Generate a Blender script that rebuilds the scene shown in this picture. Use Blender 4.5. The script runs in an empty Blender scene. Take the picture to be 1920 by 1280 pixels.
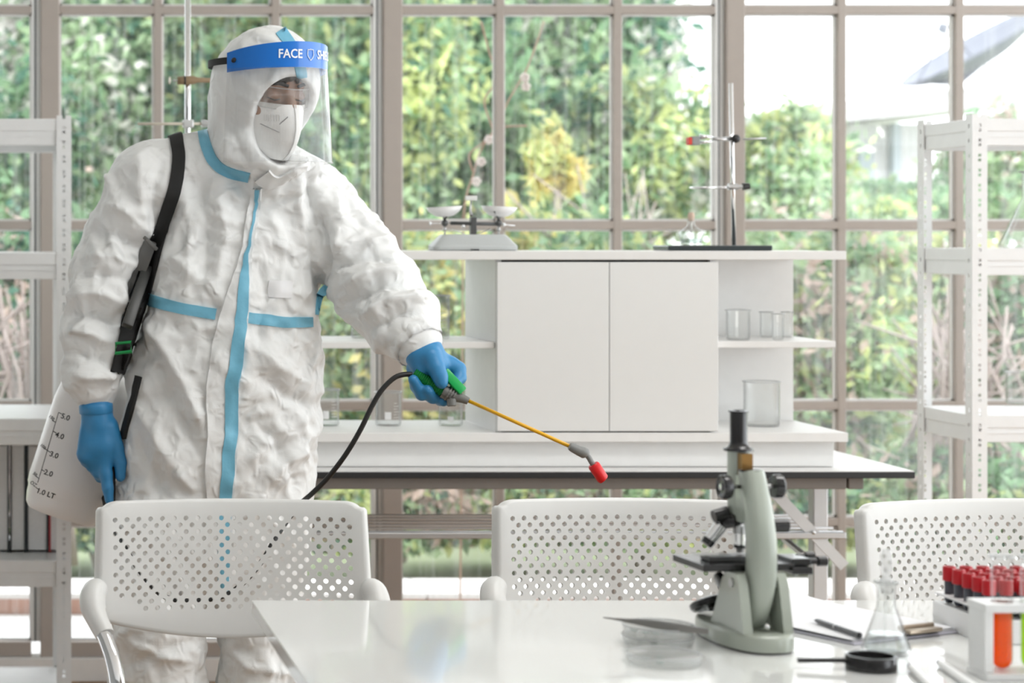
import bpy, bmesh, math, random
import numpy as np
from mathutils import Vector, Matrix, noise
from mathutils.bvhtree import BVHTree

random.seed(7); RNG = np.random.default_rng(7)
S = bpy.context.scene
COL = S.collection
PI = math.pi

# ------------------------------------------------------------------ camera
F = 3900.0            # focal length in pixels of the 1920 px frame
PX, PY = 20.0, 450.0  # principal point (shift lens: verticals and fronts stay parallel)
H = 1.284             # lens height
cam = bpy.data.cameras.new('camera'); camo = bpy.data.objects.new('camera', cam); COL.objects.link(camo)
camo.location = (0, 0, H); camo.rotation_euler = (PI/2, 0, 0)
cam.sensor_fit = 'HORIZONTAL'; cam.sensor_width = 36.0
cam.lens = F/1920*36
cam.shift_x = (960-PX)/1920; cam.shift_y = -(640-PY)/1920
cam.clip_end = 200
cam.dof.use_dof = True; cam.dof.focus_distance = 3.70; cam.dof.aperture_fstop = 4.8
S.camera = camo

# ------------------------------------------------------------------ light
world = bpy.data.worlds.new('world'); S.world = world; world.use_nodes = True
bg = world.node_tree.nodes['Background']; bg.inputs[0].default_value = (0.93, 0.97, 1.0, 1); bg.inputs[1].default_value = 2.3
def area(name, loc, rot, sx, sy, power, col=(1, 1, 1)):
    l = bpy.data.lights.new(name, 'AREA'); l.shape = 'RECTANGLE'; l.size = sx; l.size_y = sy; l.energy = power; l.color = col
    o = bpy.data.objects.new(name, l); COL.objects.link(o); o.location = loc; o.rotation_euler = rot
    return o
sun = bpy.data.lights.new('sun', 'SUN'); sun.energy = 2.7; sun.angle = math.radians(50); sun.color = (1, .98, .94)
suno = bpy.data.objects.new('sun', sun); COL.objects.link(suno)
suno.rotation_euler = Vector((-.25, .5, -.83)).to_track_quat('-Z', 'Y').to_euler()      # high sun behind the building: the garden is lit from the front
area('table_fill_light', (1.6, 2.95, 2.93), (0, 0, 0), 1.2, .6, 17, (1, .99, .97))  # added fill lamp without a fixture, brightens the table top
S.view_settings.view_transform = 'Standard'; S.view_settings.look = 'None'
S.view_settings.exposure = 0.64; S.view_settings.gamma = 1.0; S.view_settings.use_curve_mapping = False
S.cycles.use_denoising = True; S.cycles.use_adaptive_sampling = True; S.cycles.adaptive_threshold = 0.025
S.cycles.max_bounces = 8; S.cycles.diffuse_bounces = 4; S.cycles.glossy_bounces = 4
S.cycles.transmission_bounces = 8; S.cycles.transparent_max_bounces = 32
S.cycles.caustics_reflective = False; S.cycles.caustics_refractive = False
S.cycles.sample_clamp_indirect = 6

# ------------------------------------------------------------------ helpers
def W(u, v, d):
    return Vector(((u-PX)*d/F, d, H-(v-PY)*d/F))
def T(u, v, z=0.75):            # point of the plane Z = z seen at pixel u, v
    d = F*(H-z)/(v-PY)
    return W(u, v, d)
def PROJ(p):
    return PX+p[0]*F/p[1], PY+(H-p[2])*F/p[1]

MATS = {}
def mat(name, col, rough=.5, metal=0., noise_amt=.06, scale=30., bump=0., coat=0., spec=.5, alpha=None, bscale=None, sss=0.):
    if name in MATS: return MATS[name]
    m = bpy.data.materials.new(name); m.use_nodes = True
    nt = m.node_tree; b = nt.nodes['Principled BSDF']
    b.inputs['Roughness'].default_value = rough; b.inputs['Metallic'].default_value = metal
    b.inputs['Coat Weight'].default_value = coat; b.inputs['Coat Roughness'].default_value = .04
    b.inputs['Specular IOR Level'].default_value = spec
    if sss:
        b.inputs['Subsurface Weight'].default_value = sss; b.inputs['Subsurface Radius'].default_value = (.02, .02, .02)
    tc = nt.nodes.new('ShaderNodeTexCoord')
    n = nt.nodes.new('ShaderNodeTexNoise'); n.inputs['Scale'].default_value = scale; n.inputs['Detail'].default_value = 4
    nt.links.new(tc.outputs['Object'], n.inputs['Vector'])
    r = nt.nodes.new('ShaderNodeMapRange'); r.inputs['To Min'].default_value = 1-noise_amt; r.inputs['To Max'].default_value = 1+noise_amt*.4
    nt.links.new(n.outputs['Fac'], r.inputs['Value'])
    mx = nt.nodes.new('ShaderNodeVectorMath'); mx.operation = 'SCALE'; mx.inputs[0].default_value = col[:3]
    nt.links.new(r.outputs['Result'], mx.inputs['Scale'])
    nt.links.new(mx.outputs['Vector'], b.inputs['Base Color'])
    if bump:
        n2 = nt.nodes.new('ShaderNodeTexNoise'); n2.inputs['Scale'].default_value = bscale or scale*3; n2.inputs['Detail'].default_value = 6
        nt.links.new(tc.outputs['Object'], n2.inputs['Vector'])
        bp = nt.nodes.new('ShaderNodeBump'); bp.inputs['Strength'].default_value = bump; bp.inputs['Distance'].default_value = .004
        nt.links.new(n2.outputs['Fac'], bp.inputs['Height']); nt.links.new(bp.outputs['Normal'], b.inputs['Normal'])
    MATS[name] = m
    return m

def glass(name, tint=(.97, .985, .98), refl=1.0, film=0.0, streak=False, rough=.02, edge=.68):
    """thin clear sheet: transparent, with a fresnel mirror and a little white film"""
    if name in MATS: return MATS[name]
    m = bpy.data.materials.new(name); m.use_nodes = True; nt = m.node_tree; nt.nodes.clear()
    out = nt.nodes.new('ShaderNodeOutputMaterial')
    tr = nt.nodes.new('ShaderNodeBsdfTransparent'); tr.inputs[0].default_value = (*tint, 1)
    gl = nt.nodes.new('ShaderNodeBsdfGlossy'); gl.inputs['Roughness'].default_value = rough
    lw = nt.nodes.new('ShaderNodeLayerWeight'); lw.inputs['Blend'].default_value = .5      # facing term, the same from both sides of the sheet
    pe = nt.nodes.new('ShaderNodeMath'); pe.operation = 'POWER'; pe.inputs[1].default_value = 3.0; nt.links.new(lw.outputs['Facing'], pe.inputs[0])
    mc = nt.nodes.new('ShaderNodeMix'); mc.data_type = 'RGBA'; mc.inputs[6].default_value = (*tint, 1); mc.inputs[7].default_value = (*[c*edge for c in tint], 1)
    nt.links.new(pe.outputs[0], mc.inputs[0]); nt.links.new(mc.outputs[2], tr.inputs[0])      # more glass to cross at grazing angles
    pw = nt.nodes.new('ShaderNodeMath'); pw.operation = 'POWER'; pw.inputs[1].default_value = 4.0
    nt.links.new(lw.outputs['Facing'], pw.inputs[0])
    mu = nt.nodes.new('ShaderNodeMath'); mu.operation = 'MULTIPLY_ADD'; mu.inputs[1].default_value = min(.85, .55*refl); mu.inputs[2].default_value = .035*refl
    nt.links.new(pw.outputs[0], mu.inputs[0])
    mx = nt.nodes.new('ShaderNodeMixShader'); nt.links.new(mu.outputs[0], mx.inputs[0])
    nt.links.new(tr.outputs[0], mx.inputs[1]); nt.links.new(gl.outputs[0], mx.inputs[2])
    last = mx
    if film > 0:
        df = nt.nodes.new('ShaderNodeBsdfDiffuse'); df.inputs[0].default_value = (.95, .95, .95, 1)
        tl = nt.nodes.new('ShaderNodeBsdfTranslucent'); tl.inputs[0].default_value = (.95, .95, .95, 1)
        ad = nt.nodes.new('ShaderNodeMixShader'); ad.inputs[0].default_value = .5
        nt.links.new(df.outputs[0], ad.inputs[1]); nt.links.new(tl.outputs[0], ad.inputs[2])
        m2 = nt.nodes.new('ShaderNodeMixShader'); m2.inputs[0].default_value = film
        if streak:
            tc = nt.nodes.new('ShaderNodeTexCoord'); mp = nt.nodes.new('ShaderNodeMapping')
            mp.inputs['Scale'].default_value = (60, 60, 2.0)
            nt.links.new(tc.outputs['Object'], mp.inputs[0])
            nz = nt.nodes.new('ShaderNodeTexNoise'); nz.inputs['Scale'].default_value = 1.0; nz.inputs['Detail'].default_value = 5
            nt.links.new(mp.outputs[0], nz.inputs[0])
            rg = nt.nodes.new('ShaderNodeMapRange'); rg.inputs['From Min'].default_value = .45; rg.inputs['From Max'].default_value = .75
            rg.inputs['To Min'].default_value = film*.25; rg.inputs['To Max'].default_value = film*2.6
            nt.links.new(nz.outputs['Fac'], rg.inputs['Value']); nt.links.new(rg.outputs[0], m2.inputs[0])
        nt.links.new(mx.outputs[0], m2.inputs[1]); nt.links.new(ad.outputs[0], m2.inputs[2]); last = m2
    nt.links.new(last.outputs[0], out.inputs[0])
    MATS[name] = m
    return m

class MB:
    """collects shapes, then links them as one mesh object"""
    def __init__(s): s.v = []; s.f = []; s.mi = []
    def add(s, vs, fs, mi=0):
        o = len(s.v); s.v += [tuple(p) for p in vs]; s.f += [tuple(i+o for i in f) for f in fs]; s.mi += [mi]*len(fs); return s
    def box(s, x0, x1, y0, y1, z0, z1, bev=0, mi=0, M=None):
        if bev <= 0:
            vs = [(x, y, z) for x in (x0, x1) for y in (y0, y1) for z in (z0, z1)]
            fs = [(0, 1, 3, 2), (4, 6, 7, 5), (0, 4, 5, 1), (2, 3, 7, 6), (0, 2, 6, 4), (1, 5, 7, 3)]
        else:
            bm = bmesh.new(); r = bmesh.ops.create_cube(bm, size=1)
            for v in bm.verts: v.co = (x0+(v.co.x+.5)*(x1-x0), y0+(v.co.y+.5)*(y1-y0), z0+(v.co.z+.5)*(z1-z0))
            bmesh.ops.bevel(bm, geom=bm.edges[:], offset=bev, segments=2, profile=.5, affect='EDGES')
            vs = [v.co.copy() for v in bm.verts]; bm.verts.index_update(); fs = [tuple(v.index for v in f.verts) for f in bm.faces]; bm.free()
        if M is not None: vs = [M @ Vector(p) for p in vs]
        return s.add(vs, fs, mi)
    def tube(s, pts, rad, n=10, caps=True, mi=0, flat=None):
        pts = [Vector(p) for p in pts]; k = len(pts)
        if not hasattr(rad, '__len__'): rad = [rad]*k
        t0 = (pts[1]-pts[0]).normalized(); up = Vector((0, 0, 1)) if abs(t0.z) < .9 else Vector((1, 0, 0))
        nrm = (up - t0*up.dot(t0)).normalized(); vs = []; fs = []
        for i in range(k):
            t = (pts[min(i+1, k-1)]-pts[max(i-1, 0)])
            t = t.normalized() if t.length > 1e-9 else t0
            nrm = (nrm - t*nrm.dot(t)); nrm = nrm.normalized() if nrm.length > 1e-9 else Vector((1, 0, 0)); b = t.cross(nrm)
            for j in range(n):
                a = 2*PI*j/n
                vs.append(pts[i]+(nrm*math.cos(a)+b*math.sin(a))*rad[i])
        for i in range(k-1):
            for j in range(n):
                fs.append((i*n+j, i*n+(j+1) % n, (i+1)*n+(j+1) % n, (i+1)*n+j))
        if caps: fs.append(tuple(range(n-1, -1, -1))); fs.append(tuple((k-1)*n+j for j in range(n)))
        return s.add(vs, fs, mi)
    def lathe(s, prof, n=24, M=None, mi=0, closed=False):
        """prof = (r, z) list turned about Z"""
        vs = []; fs = []
        for r, z in prof:
            for j in range(n):
                a = 2*PI*j/n; vs.append(Vector((r*math.cos(a), r*math.sin(a), z)))
        k = len(prof)
        for i in range(k-1 if not closed else k):
            for j in range(n):
                i2 = (i+1) % k
                fs.append((i*n+j, i*n+(j+1) % n, i2*n+(j+1) % n, i2*n+j))
        if not closed:
            if prof[0][0] > 1e-6: fs.append(tuple(range(n-1, -1, -1)))
            if prof[-1][0] > 1e-6: fs.append(tuple((k-1)*n+j for j in range(n)))
        if M is not None: vs = [M @ p for p in vs]
        return s.add(vs, fs, mi)
    def prism(s, poly, d0, d1, M=None, mi=0):
        """poly in X Z, extruded along Y from d0 to d1"""
        n = len(poly); vs = [Vector((x, d0, z)) for x, z in poly]+[Vector((x, d1, z)) for x, z in poly]
        fs = [tuple(range(n)), tuple(range(2*n-1, n-1, -1))]+[(i, i+n, (i+1) % n+n, (i+1) % n) for i in range(n)]
        if M is not None: vs = [M @ p for p in vs]
        return s.add(vs, fs, mi)
    def grid(s, P, mi=0, wrap=False):
        """P[i][j] points"""
        r = len(P); c = len(P[0]); vs = [p for row in P for p in row]; fs = []
        for i in range(r-1):
            for j in range(c if wrap else c-1):
                fs.append((i*c+j, i*c+(j+1) % c, (i+1)*c+(j+1) % c, (i+1)*c+j))
        return s.add(vs, fs, mi)
    def sphere(s, c, r, n=12, m=8, M=None, mi=0):
        if not hasattr(r, '__len__'): r = (r, r, r)
        vs = []; fs = []
        for i in range(m+1):
            a = PI*i/m
            for j in range(n):
                b = 2*PI*j/n; vs.append(Vector((c[0]+r[0]*math.sin(a)*math.cos(b), c[1]+r[1]*math.sin(a)*math.sin(b), c[2]-r[2]*math.cos(a))))
        for i in range(m):
            for j in range(n): fs.append((i*n+j, i*n+(j+1) % n, (i+1)*n+(j+1) % n, (i+1)*n+j))
        if M is not None: vs = [M @ p for p in vs]
        return s.add(vs, fs, mi)
    def build(s, name, mats, parent=None, smooth=False, fix=True):
        me = bpy.data.meshes.new(name)
        v = np.array([tuple(p) for p in s.v]); c = (v.min(0)+v.max(0))/2
        if parent is None: c[2] = v[:, 2].min()
        me.from_pydata((v-c).tolist(), [], s.f)
        if not isinstance(mats, (list, tuple)): mats = [mats]
        for m in mats: me.materials.append(m)
        if len(mats) > 1: me.polygons.foreach_set('material_index', s.mi)
        if fix:
            bm = bmesh.new(); bm.from_mesh(me); bmesh.ops.remove_doubles(bm, verts=bm.verts, dist=1e-6)
            bmesh.ops.recalc_face_normals(bm, faces=bm.faces); bm.to_mesh(me); bm.free()
        if smooth: shade(me, smooth)
        me.update()
        return link(name, me, c, parent)

def shade(me, ang):
    me.polygons.foreach_set('use_smooth', [True]*len(me.polygons))
    if ang is not True:
        bm = bmesh.new(); bm.from_mesh(me)
        for e in bm.edges:
            if len(e.link_faces) == 2 and e.calc_face_angle(0) > math.radians(ang): e.smooth = False
        bm.to_mesh(me); bm.free()

WL = {}
def link(name, me, c, parent=None):
    o = bpy.data.objects.new(name, me); COL.objects.link(o)
    c = Vector(c)
    if parent is not None:
        o.parent = parent; o.location = c-WL[parent.name]
    else: o.location = c
    WL[o.name] = c
    return o
def thing(name, loc, label, cat, group=None):
    o = bpy.data.objects.new(name, None); COL.objects.link(o); o.location = loc; o.empty_display_size = .05
    WL[o.name] = Vector(loc)
    return tag(o, label, cat, group)
def tag(o, label, cat=None, group=None, kind=None):
    o['label'] = label
    if cat: o['category'] = cat
    if group: o['group'] = group
    if kind: o['kind'] = kind
    return o
def struct(o, label):
    o['kind'] = 'structure'; o['label'] = label; return o
def sempty(name, loc, label):
    o = bpy.data.objects.new(name, None); COL.objects.link(o); o.location = loc; WL[o.name] = Vector(loc); return struct(o, label)
def copy_tree(o, parent=None):
    c = o.copy(); COL.objects.link(c)
    if parent is not None: c.parent = parent
    for ch in o.children: copy_tree(ch, c)
    return c
def axisM(p, d, up=(0, 0, 1)):
    """matrix that sends local Z to direction d with origin p"""
    z = Vector(d).normalized(); u = Vector(up)
    if abs(z.dot(u)) > .98: u = Vector((1, 0, 0))
    x = u.cross(z).normalized(); y = z.cross(x)
    M = Matrix((x, y, z)).transposed().to_4x4(); M.translation = Vector(p); return M
def spline(pts, n=8):
    pts = [Vector(p) for p in pts]; out = []
    for i in range(len(pts)-1):
        p0 = pts[max(i-1, 0)]; p1 = pts[i]; p2 = pts[i+1]; p3 = pts[min(i+2, len(pts)-1)]
        for k in range(n):
            t = k/n
            out.append(.5*((2*p1)+(p2-p0)*t+(2*p0-5*p1+4*p2-p3)*t*t+(3*p1-p0-3*p2+p3)*t**3))
    out.append(pts[-1]); return out

# signed distance modelling ------------------------------------------------
class SDF:
    def __init__(s, lo, hi, h):
        s.lo = np.array(lo, float); s.h = h; s.n = np.ceil((np.array(hi)-s.lo)/h).astype(int)+1
        s.f = np.full(s.n, .2, np.float32)
        s.ax = [s.lo[i]+h*np.arange(s.n[i]) for i in range(3)]
    def block(s, lo, hi):
        a = np.clip(np.floor((np.array(lo)-s.lo)/s.h).astype(int), 0, s.n-1); b = np.clip(np.ceil((np.array(hi)-s.lo)/s.h).astype(int)+1, 1, s.n)
        sl = tuple(slice(a[i], b[i]) for i in range(3))
        X, Y, Z = np.meshgrid(s.ax[0][sl[0]], s.ax[1][sl[1]], s.ax[2][sl[2]], indexing='ij')
        return sl, X, Y, Z
    def union(s, sl, d, k):
        f = s.f[sl]
        if k <= 0: s.f[sl] = np.minimum(f, d); return
        hh = np.clip(.5+.5*(f-d)/k, 0, 1); s.f[sl] = f*(1-hh)+d*hh-k*hh*(1-hh)
    def cone(s, a, b, ra, rb, k=.03, ky=1.0):
        a = np.array(a, float); b = np.array(b, float); m = max(ra, rb)+.05+k
        sl, X, Y, Z = s.block(np.minimum(a, b)-m, np.maximum(a, b)+m)
        ab = b-a; L2 = max((ab**2).sum(), 1e-12)
        px = X-a[0]; py = Y-a[1]; pz = Z-a[2]
        t = np.clip((px*ab[0]+py*ab[1]+pz*ab[2])/L2, 0, 1)
        dx = px-ab[0]*t; dy = (py-ab[1]*t)/ky; dz = pz-ab[2]*t
        d = (np.sqrt(dx*dx+dy*dy+dz*dz)-(ra+(rb-ra)*t))*min(1, ky)
        s.union(sl, d.astype(np.float32), k); return s
    def chain(s, pts, rs, k=.01, ky=1.0):
        for i in range(len(pts)-1): s.cone(pts[i], pts[i+1], rs[i], rs[i+1], k, ky)
        return s
    def ell(s, c, R, r, k=.02, cut=False):
        """ellipsoid, R = 3x3 with rows = axes"""
        c = np.array(c, float); m = max(r)+.05+k
        sl, X, Y, Z = s.block(c-m, c+m); q = []
        for i in range(3):
            q.append(((X-c[0])*R[i][0]+(Y-c[1])*R[i][1]+(Z-c[2])*R[i][2])/r[i])
        d = ((np.sqrt(q[0]**2+q[1]**2+q[2]**2)-1)*min(r)).astype(np.float32)
        if cut:
            f = s.f[sl]; e = -d; hh = np.clip(.5-.5*(f-e)/k, 0, 1); s.f[sl] = f*(1-hh)+e*hh+k*hh*(1-hh)
        else: s.union(sl, d, k)
        return s
    def mesh(s, smooth=2):
        f = s.f; nx, ny, nz = f.shape; b = f < 0
        cnt = np.zeros((nx-1, ny-1, nz-1), np.int8)
        for dx in (0, 1):
            for dy in (0, 1):
                for dz in (0, 1): cnt += b[dx:nx-1+dx, dy:ny-1+dy, dz:nz-1+dz]
        act = (cnt > 0) & (cnt < 8); ii = np.argwhere(act); idx = np.full(act.shape, -1, int); idx[act] = np.arange(len(ii))
        acc = np.zeros((len(ii), 3)); num = np.zeros(len(ii)); C = [(0, 0, 0), (1, 0, 0), (0, 1, 0), (1, 1, 0), (0, 0, 1), (1, 0, 1), (0, 1, 1), (1, 1, 1)]
        for a in range(8):
            for c in range(a+1, 8):
                A = np.array(C[a]); B = np.array(C[c])
                if abs(A-B).sum() != 1: continue
                fa = f[tuple((ii+A).T)]; fb = f[tuple((ii+B).T)]; m = (fa < 0) != (fb < 0)
                t = np.where(m, fa/np.where(m, fa-fb, 1), 0)
                acc[m] += (A+(B-A)*t[:, None])[m]; num[m] += 1
        V = s.lo+s.h*(ii+acc/num[:, None]); Fc = []
        E = np.eye(3, dtype=int)
        for ax in range(3):
            e1 = E[(ax+1) % 3]; e2 = E[(ax+2) % 3]
            n = list(f.shape); sa = [slice(1, -1)]*3; sa[ax] = slice(0, -1); sb = list(sa); sb[ax] = slice(1, None)
            d = b[tuple(sa)] != b[tuple(sb)]; p = np.argwhere(d); off = np.array([1, 1, 1]); off[ax] = 0; p = p+off
            ok = np.all(p < np.array(act.shape), 1); p = p[ok]
            q = np.stack([idx[tuple(p.T)], idx[tuple((p-e1).T)], idx[tuple((p-e1-e2).T)], idx[tuple((p-e2).T)]], 1)
            neg = b[tuple(p.T)]; q[~neg] = q[~neg][:, ::-1]
            Fc.append(q[(q >= 0).all(1)])
        Fc = np.concatenate(Fc)
        return V if smooth == 0 else lap(V, Fc, smooth), Fc
def lap(V, Fc, it):
    for _ in range(it):
        acc = np.zeros_like(V); num = np.zeros(len(V))
        for i in range(4):
            np.add.at(acc, Fc[:, i], V[Fc[:, (i+1) % 4]]); np.add.at(acc, Fc[:, i], V[Fc[:, (i-1) % 4]]); np.add.at(num, Fc[:, i], 2)
        V = V*.4+.6*acc/np.maximum(num, 1)[:, None]
    return V
def vnormals(V, Fc):
    a = V[Fc[:, 2]]-V[Fc[:, 0]]; b = V[Fc[:, 3]]-V[Fc[:, 1]]; n = np.cross(a, b); N = np.zeros_like(V)
    for i in range(4): np.add.at(N, Fc[:, i], n)
    return N/np.maximum(np.linalg.norm(N, axis=1), 1e-12)[:, None]
def nmesh(name, V, Fc, mats, parent=None, mi=None, smooth=True):
    V = np.asarray(V, float); Fc = np.asarray(Fc); c = (V.min(0)+V.max(0))/2
    if parent is None: c[2] = V[:, 2].min()
    me = bpy.data.meshes.new(name); k = Fc.shape[1]
    me.vertices.add(len(V)); me.vertices.foreach_set('co', (V-c).astype(np.float32).ravel())
    me.loops.add(Fc.size); me.loops.foreach_set('vertex_index', Fc.astype(np.int32).ravel())
    me.polygons.add(len(Fc)); me.polygons.foreach_set('loop_start', np.arange(0, Fc.size, k, dtype=np.int32))
    if not isinstance(mats, (list, tuple)): mats = [mats]
    for m in mats: me.materials.append(m)
    if mi is not None: me.polygons.foreach_set('material_index', np.asarray(mi, np.int32))
    me.polygons.foreach_set('use_smooth', [smooth]*len(Fc))
    me.update(calc_edges=True); me.validate()
    return link(name, me, c, parent)
def text_mesh(txt, size):
    """flat lettering from Blender's built-in font: verts (x, y) and faces, centred"""
    cu = bpy.data.curves.new('lettering', 'FONT'); cu.body = txt; cu.size = size; cu.resolution_u = 3; cu.align_x = 'CENTER'; cu.align_y = 'CENTER'; cu.offset = size*.018
    o = bpy.data.objects.new('lettering', cu); COL.objects.link(o)
    dg = bpy.context.evaluated_depsgraph_get(); me = bpy.data.meshes.new_from_object(o.evaluated_get(dg))
    bm = bmesh.new(); bm.from_mesh(me); bmesh.ops.triangulate(bm, faces=bm.faces); bm.verts.index_update()
    vs = [v.co.copy() for v in bm.verts]; fs = [tuple(v.index for v in f.verts) for f in bm.faces]; bm.free()
    bpy.data.objects.remove(o); bpy.data.curves.remove(cu); bpy.data.meshes.remove(me)
    return vs, fs

# ------------------------------------------------------------------ materials
WHITE = mat('white_laminate', (.80, .795, .785), .35)
WHITE2 = mat('white_panel_warm', (.775, .77, .755), .45)
WSTEEL = mat('white_powder_steel', (.80, .80, .795), .38, bump=.05)
TAUPE = mat('taupe_window_frame', (.42, .365, .325), .45, noise_amt=.05)
TRIMW = mat('lit_glazing_bead', (.82, .81, .80), .4)  # bead edges whitened to imitate daylight catching them from outside
DARK = mat('sash_gap_dark', (.03, .05, .055), .5)
BLACK = mat('black_plastic', (.012, .012, .013), .35)
CHROME = mat('chrome', (.82, .82, .83), .08, 1.0, noise_amt=.02)
STEEL = mat('brushed_steel', (.52, .52, .52), .3, 1.0)
ALU = mat('grey_aluminium', (.60, .60, .60), .4, .6)
PANE = glass('window_glass', (.985, .99, .988), .8, .045, True, edge=.9)  # streaky dirt film, strengthened to imitate haze over the garden
LABG = glass('laboratory_glass', (.98, .985, .982), 1.3, .02)
WHITEPLA = mat('white_plastic_chair', (.72, .72, .705), .38, noise_amt=.03)

# ------------------------------------------------------------------ setting
def plank_floor():
    o = sempty('floor', (1.4, 2.6, 0), 'light brown wooden plank floor')
    woods = [mat('oak_plank_%s' % n, c, .4, scale=14, bump=.04) for n, c in (('pale', (.42, .27, .15)), ('mid', (.36, .225, .12)), ('dark', (.31, .19, .10)))]
    meshes = []
    for w in woods:
        m = MB().box(-.0695, .0695, -1.15, 1.15, -.02, 0, .002)
        me = bpy.data.meshes.new('plank'); me.from_pydata([tuple(p) for p in m.v], [], m.f); me.materials.append(w); meshes.append(me)
    k = 0
    for r in range(3):
        for i in range(48):
            c = bpy.data.objects.new('plank', meshes[(i*7+r*3+i//3) % 3]); COL.objects.link(c); c.parent = o
            c.location = (-1.9+i*.14+.07-1.4+.0, 4.96-r*2.301-(.0)-2.6, 0); k += 1
    return o
plank_floor()
cl = MB().box(-2.4, 5.4, -2.0, 6.3, 2.95, 3.05).build('ceiling', mat('ceiling_white', (.82, .82, .81), .8)); struct(cl, 'plain white ceiling above the laboratory')
struct(MB().box(-2.5, -2.4, -2.0, 6.1, 0, 3.0).build('wall_left', mat('wall_left_dim', (.30, .305, .30), .8)), 'unseen left wall of the laboratory, greyed to cut the fill light')  # unseen wall, added and greyed to block ambient light
struct(MB().box(-2.5, 5.4, -2.1, -2.0, 0, 3.0).build('wall_front', mat('wall_rear_dim', (.26, .26, .255), .8)), 'unseen wall behind the photographer, greyed to cut the fill light')  # unseen rear wall, added in grey to hold back frontal fill
WY = 6.1
# window bays
ROWS = [(.112, .447), (.473, .789), (.813, 1.316), (1.340, 1.945), (1.969, 2.56)]
def window_bay(n, x0):
    """one metre bay: post on its left, three columns of panes"""
    w = sempty('window_%d' % n, (x0, WY, 0), 'taupe framed window bay with small square panes')
    MB().box(x0-.028, x0+.028, WY-.035, WY+.05, .0, 2.7, .004).build('post', TAUPE, w)
    MB().box(x0-.041, x0-.0285, WY-.012, WY+.03, .11, 2.6).build('post_bead', TRIMW, w)
    MB().box(x0-.0455, x0-.0412, WY-.014, WY+.03, .11, 2.6).build('sash_gap_strip', DARK, w)  # dark strip standing in for the shaded gap between sashes
    MB().box(x0-.054, x0-.0457, WY-.016, WY+.03, .11, 2.6).build('bead', TRIMW, w)
    xs = [x0+.028, x0+.316, x0+.660, x0+.946]
    for x in xs[1:3]:
        MB().box(x-.0115, x+.0115, WY-.02, WY+.03, .105, 2.6, .002).build('mullion', TAUPE, w)
    zb = [.0905, .460, .801, 1.328, 1.957, 2.586]
    for i, z in enumerate(zb):
        hh = .0215 if i == 0 else .0118
        MB().box(x0+.028, x0+.9455, WY-.019-(.012 if i == 0 else 0), WY+.03, z-hh, z+hh, .002).build('glazing_bar', TAUPE, w)
    for (za, zz) in ROWS:
        for k in range(3):
            xa = xs[k]+(.0115 if k else 0); xb = xs[k+1]-(.0115 if k < 2 else 0)
            p = MB().box(xa, xb, WY+.004, WY+.008, za, zz).build('pane', PANE, w)
            t = .006
            b = MB().box(xa, xa+t, WY-.004, WY+.003, za, zz).box(xb-t, xb, WY-.004, WY+.003, za, zz).box(xa, xb, WY-.004, WY+.003, zz-t, zz).box(xa, xb, WY-.004, WY+.003, za, za+t)
            b.build('glazing_bead', TRIMW, w)
for i in range(6): window_bay(i+1, -1.885+i)
struct(MB().box(4.087, 4.143, WY-.035, WY+.05, 0, 2.7).build('trim_1', TAUPE), 'taupe end post of the window wall')
struct(MB().box(-2.4, -1.913, WY, WY+.2, 0, 3.0).build('wall_back_pier', mat('wall_white', (.80, .79, .78), .8)), 'plain white wall pier beside the windows')
struct(MB().box(4.143, 5.4, WY, WY+.2, 0, 3.0).build('wall_back_end', mat('wall_white', (.80, .79, .78), .8)), 'plain white wall beyond the last window post')
struct(MB().box(-1.9, 4.14, WY-.005, WY+.2, 2.62, 3.0).build('wall_back', mat('wall_white', (.80, .79, .78), .8)), 'white wall band above the windows')
struct(MB().box(-1.9, 4.14, WY-.05, WY+.03, 0, .0685, .003).build('baseboard_back', mat('white_skirting', (.80, .78, .76), .5)), 'low white skirting under the windows')

# ------------------------------------------------------------------ outside
struct(MB().box(-14, 24, 6.15, 7.0, -.06, .025).build('floor_terrace', mat('pale_concrete', (.74, .73, .72), .8, scale=6, noise_amt=.15)), 'pale concrete terrace outside the windows')
kb = thing('kerb', (1.5, 7.1, 0), 'low terracotta faced kerb with pale top outside the windows', 'kerb')
for i in range(24):
    x = -3.6+i*.5
    MB().box(x+.003, x+.497, 7.0, 7.28, -.05, .078, .004).build('terracotta_block', mat('terracotta', (.55, .33, .26), .8, scale=12, noise_amt=.2), kb)
    MB().box(x+.002, x+.498, 6.985, 7.30, .079, .098, .003).build('coping_slab', mat('pale_coping', (.80, .765, .75), .7), kb)
def hills():
    nx, ny = 60, 20; V = []; Fc = []
    for j in range(ny):
        y = 7.3+(j/(ny-1))**1.5*26
        for i in range(nx):
            x = -22+i/(nx-1)*60
            z = -.05+max(0, y-10)*.03+(noise.noise((x*.2, y*.2, 1))*.3+.25)*min(1, max(0, y-10)/8)*(1.6 if x < 5 else .5)
            V.append((x, y, z))
    for j in range(ny-1):
        for i in range(nx-1): Fc.append((j*nx+i, j*nx+i+1, (j+1)*nx+i+1, (j+1)*nx+i))
    o = nmesh('hillside', V, np.array(Fc), mat('grassy_earth', (.34, .40, .25), .9, scale=3, noise_amt=.5)); struct(o, 'grassy ground rising behind the garden')
hills()

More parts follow.
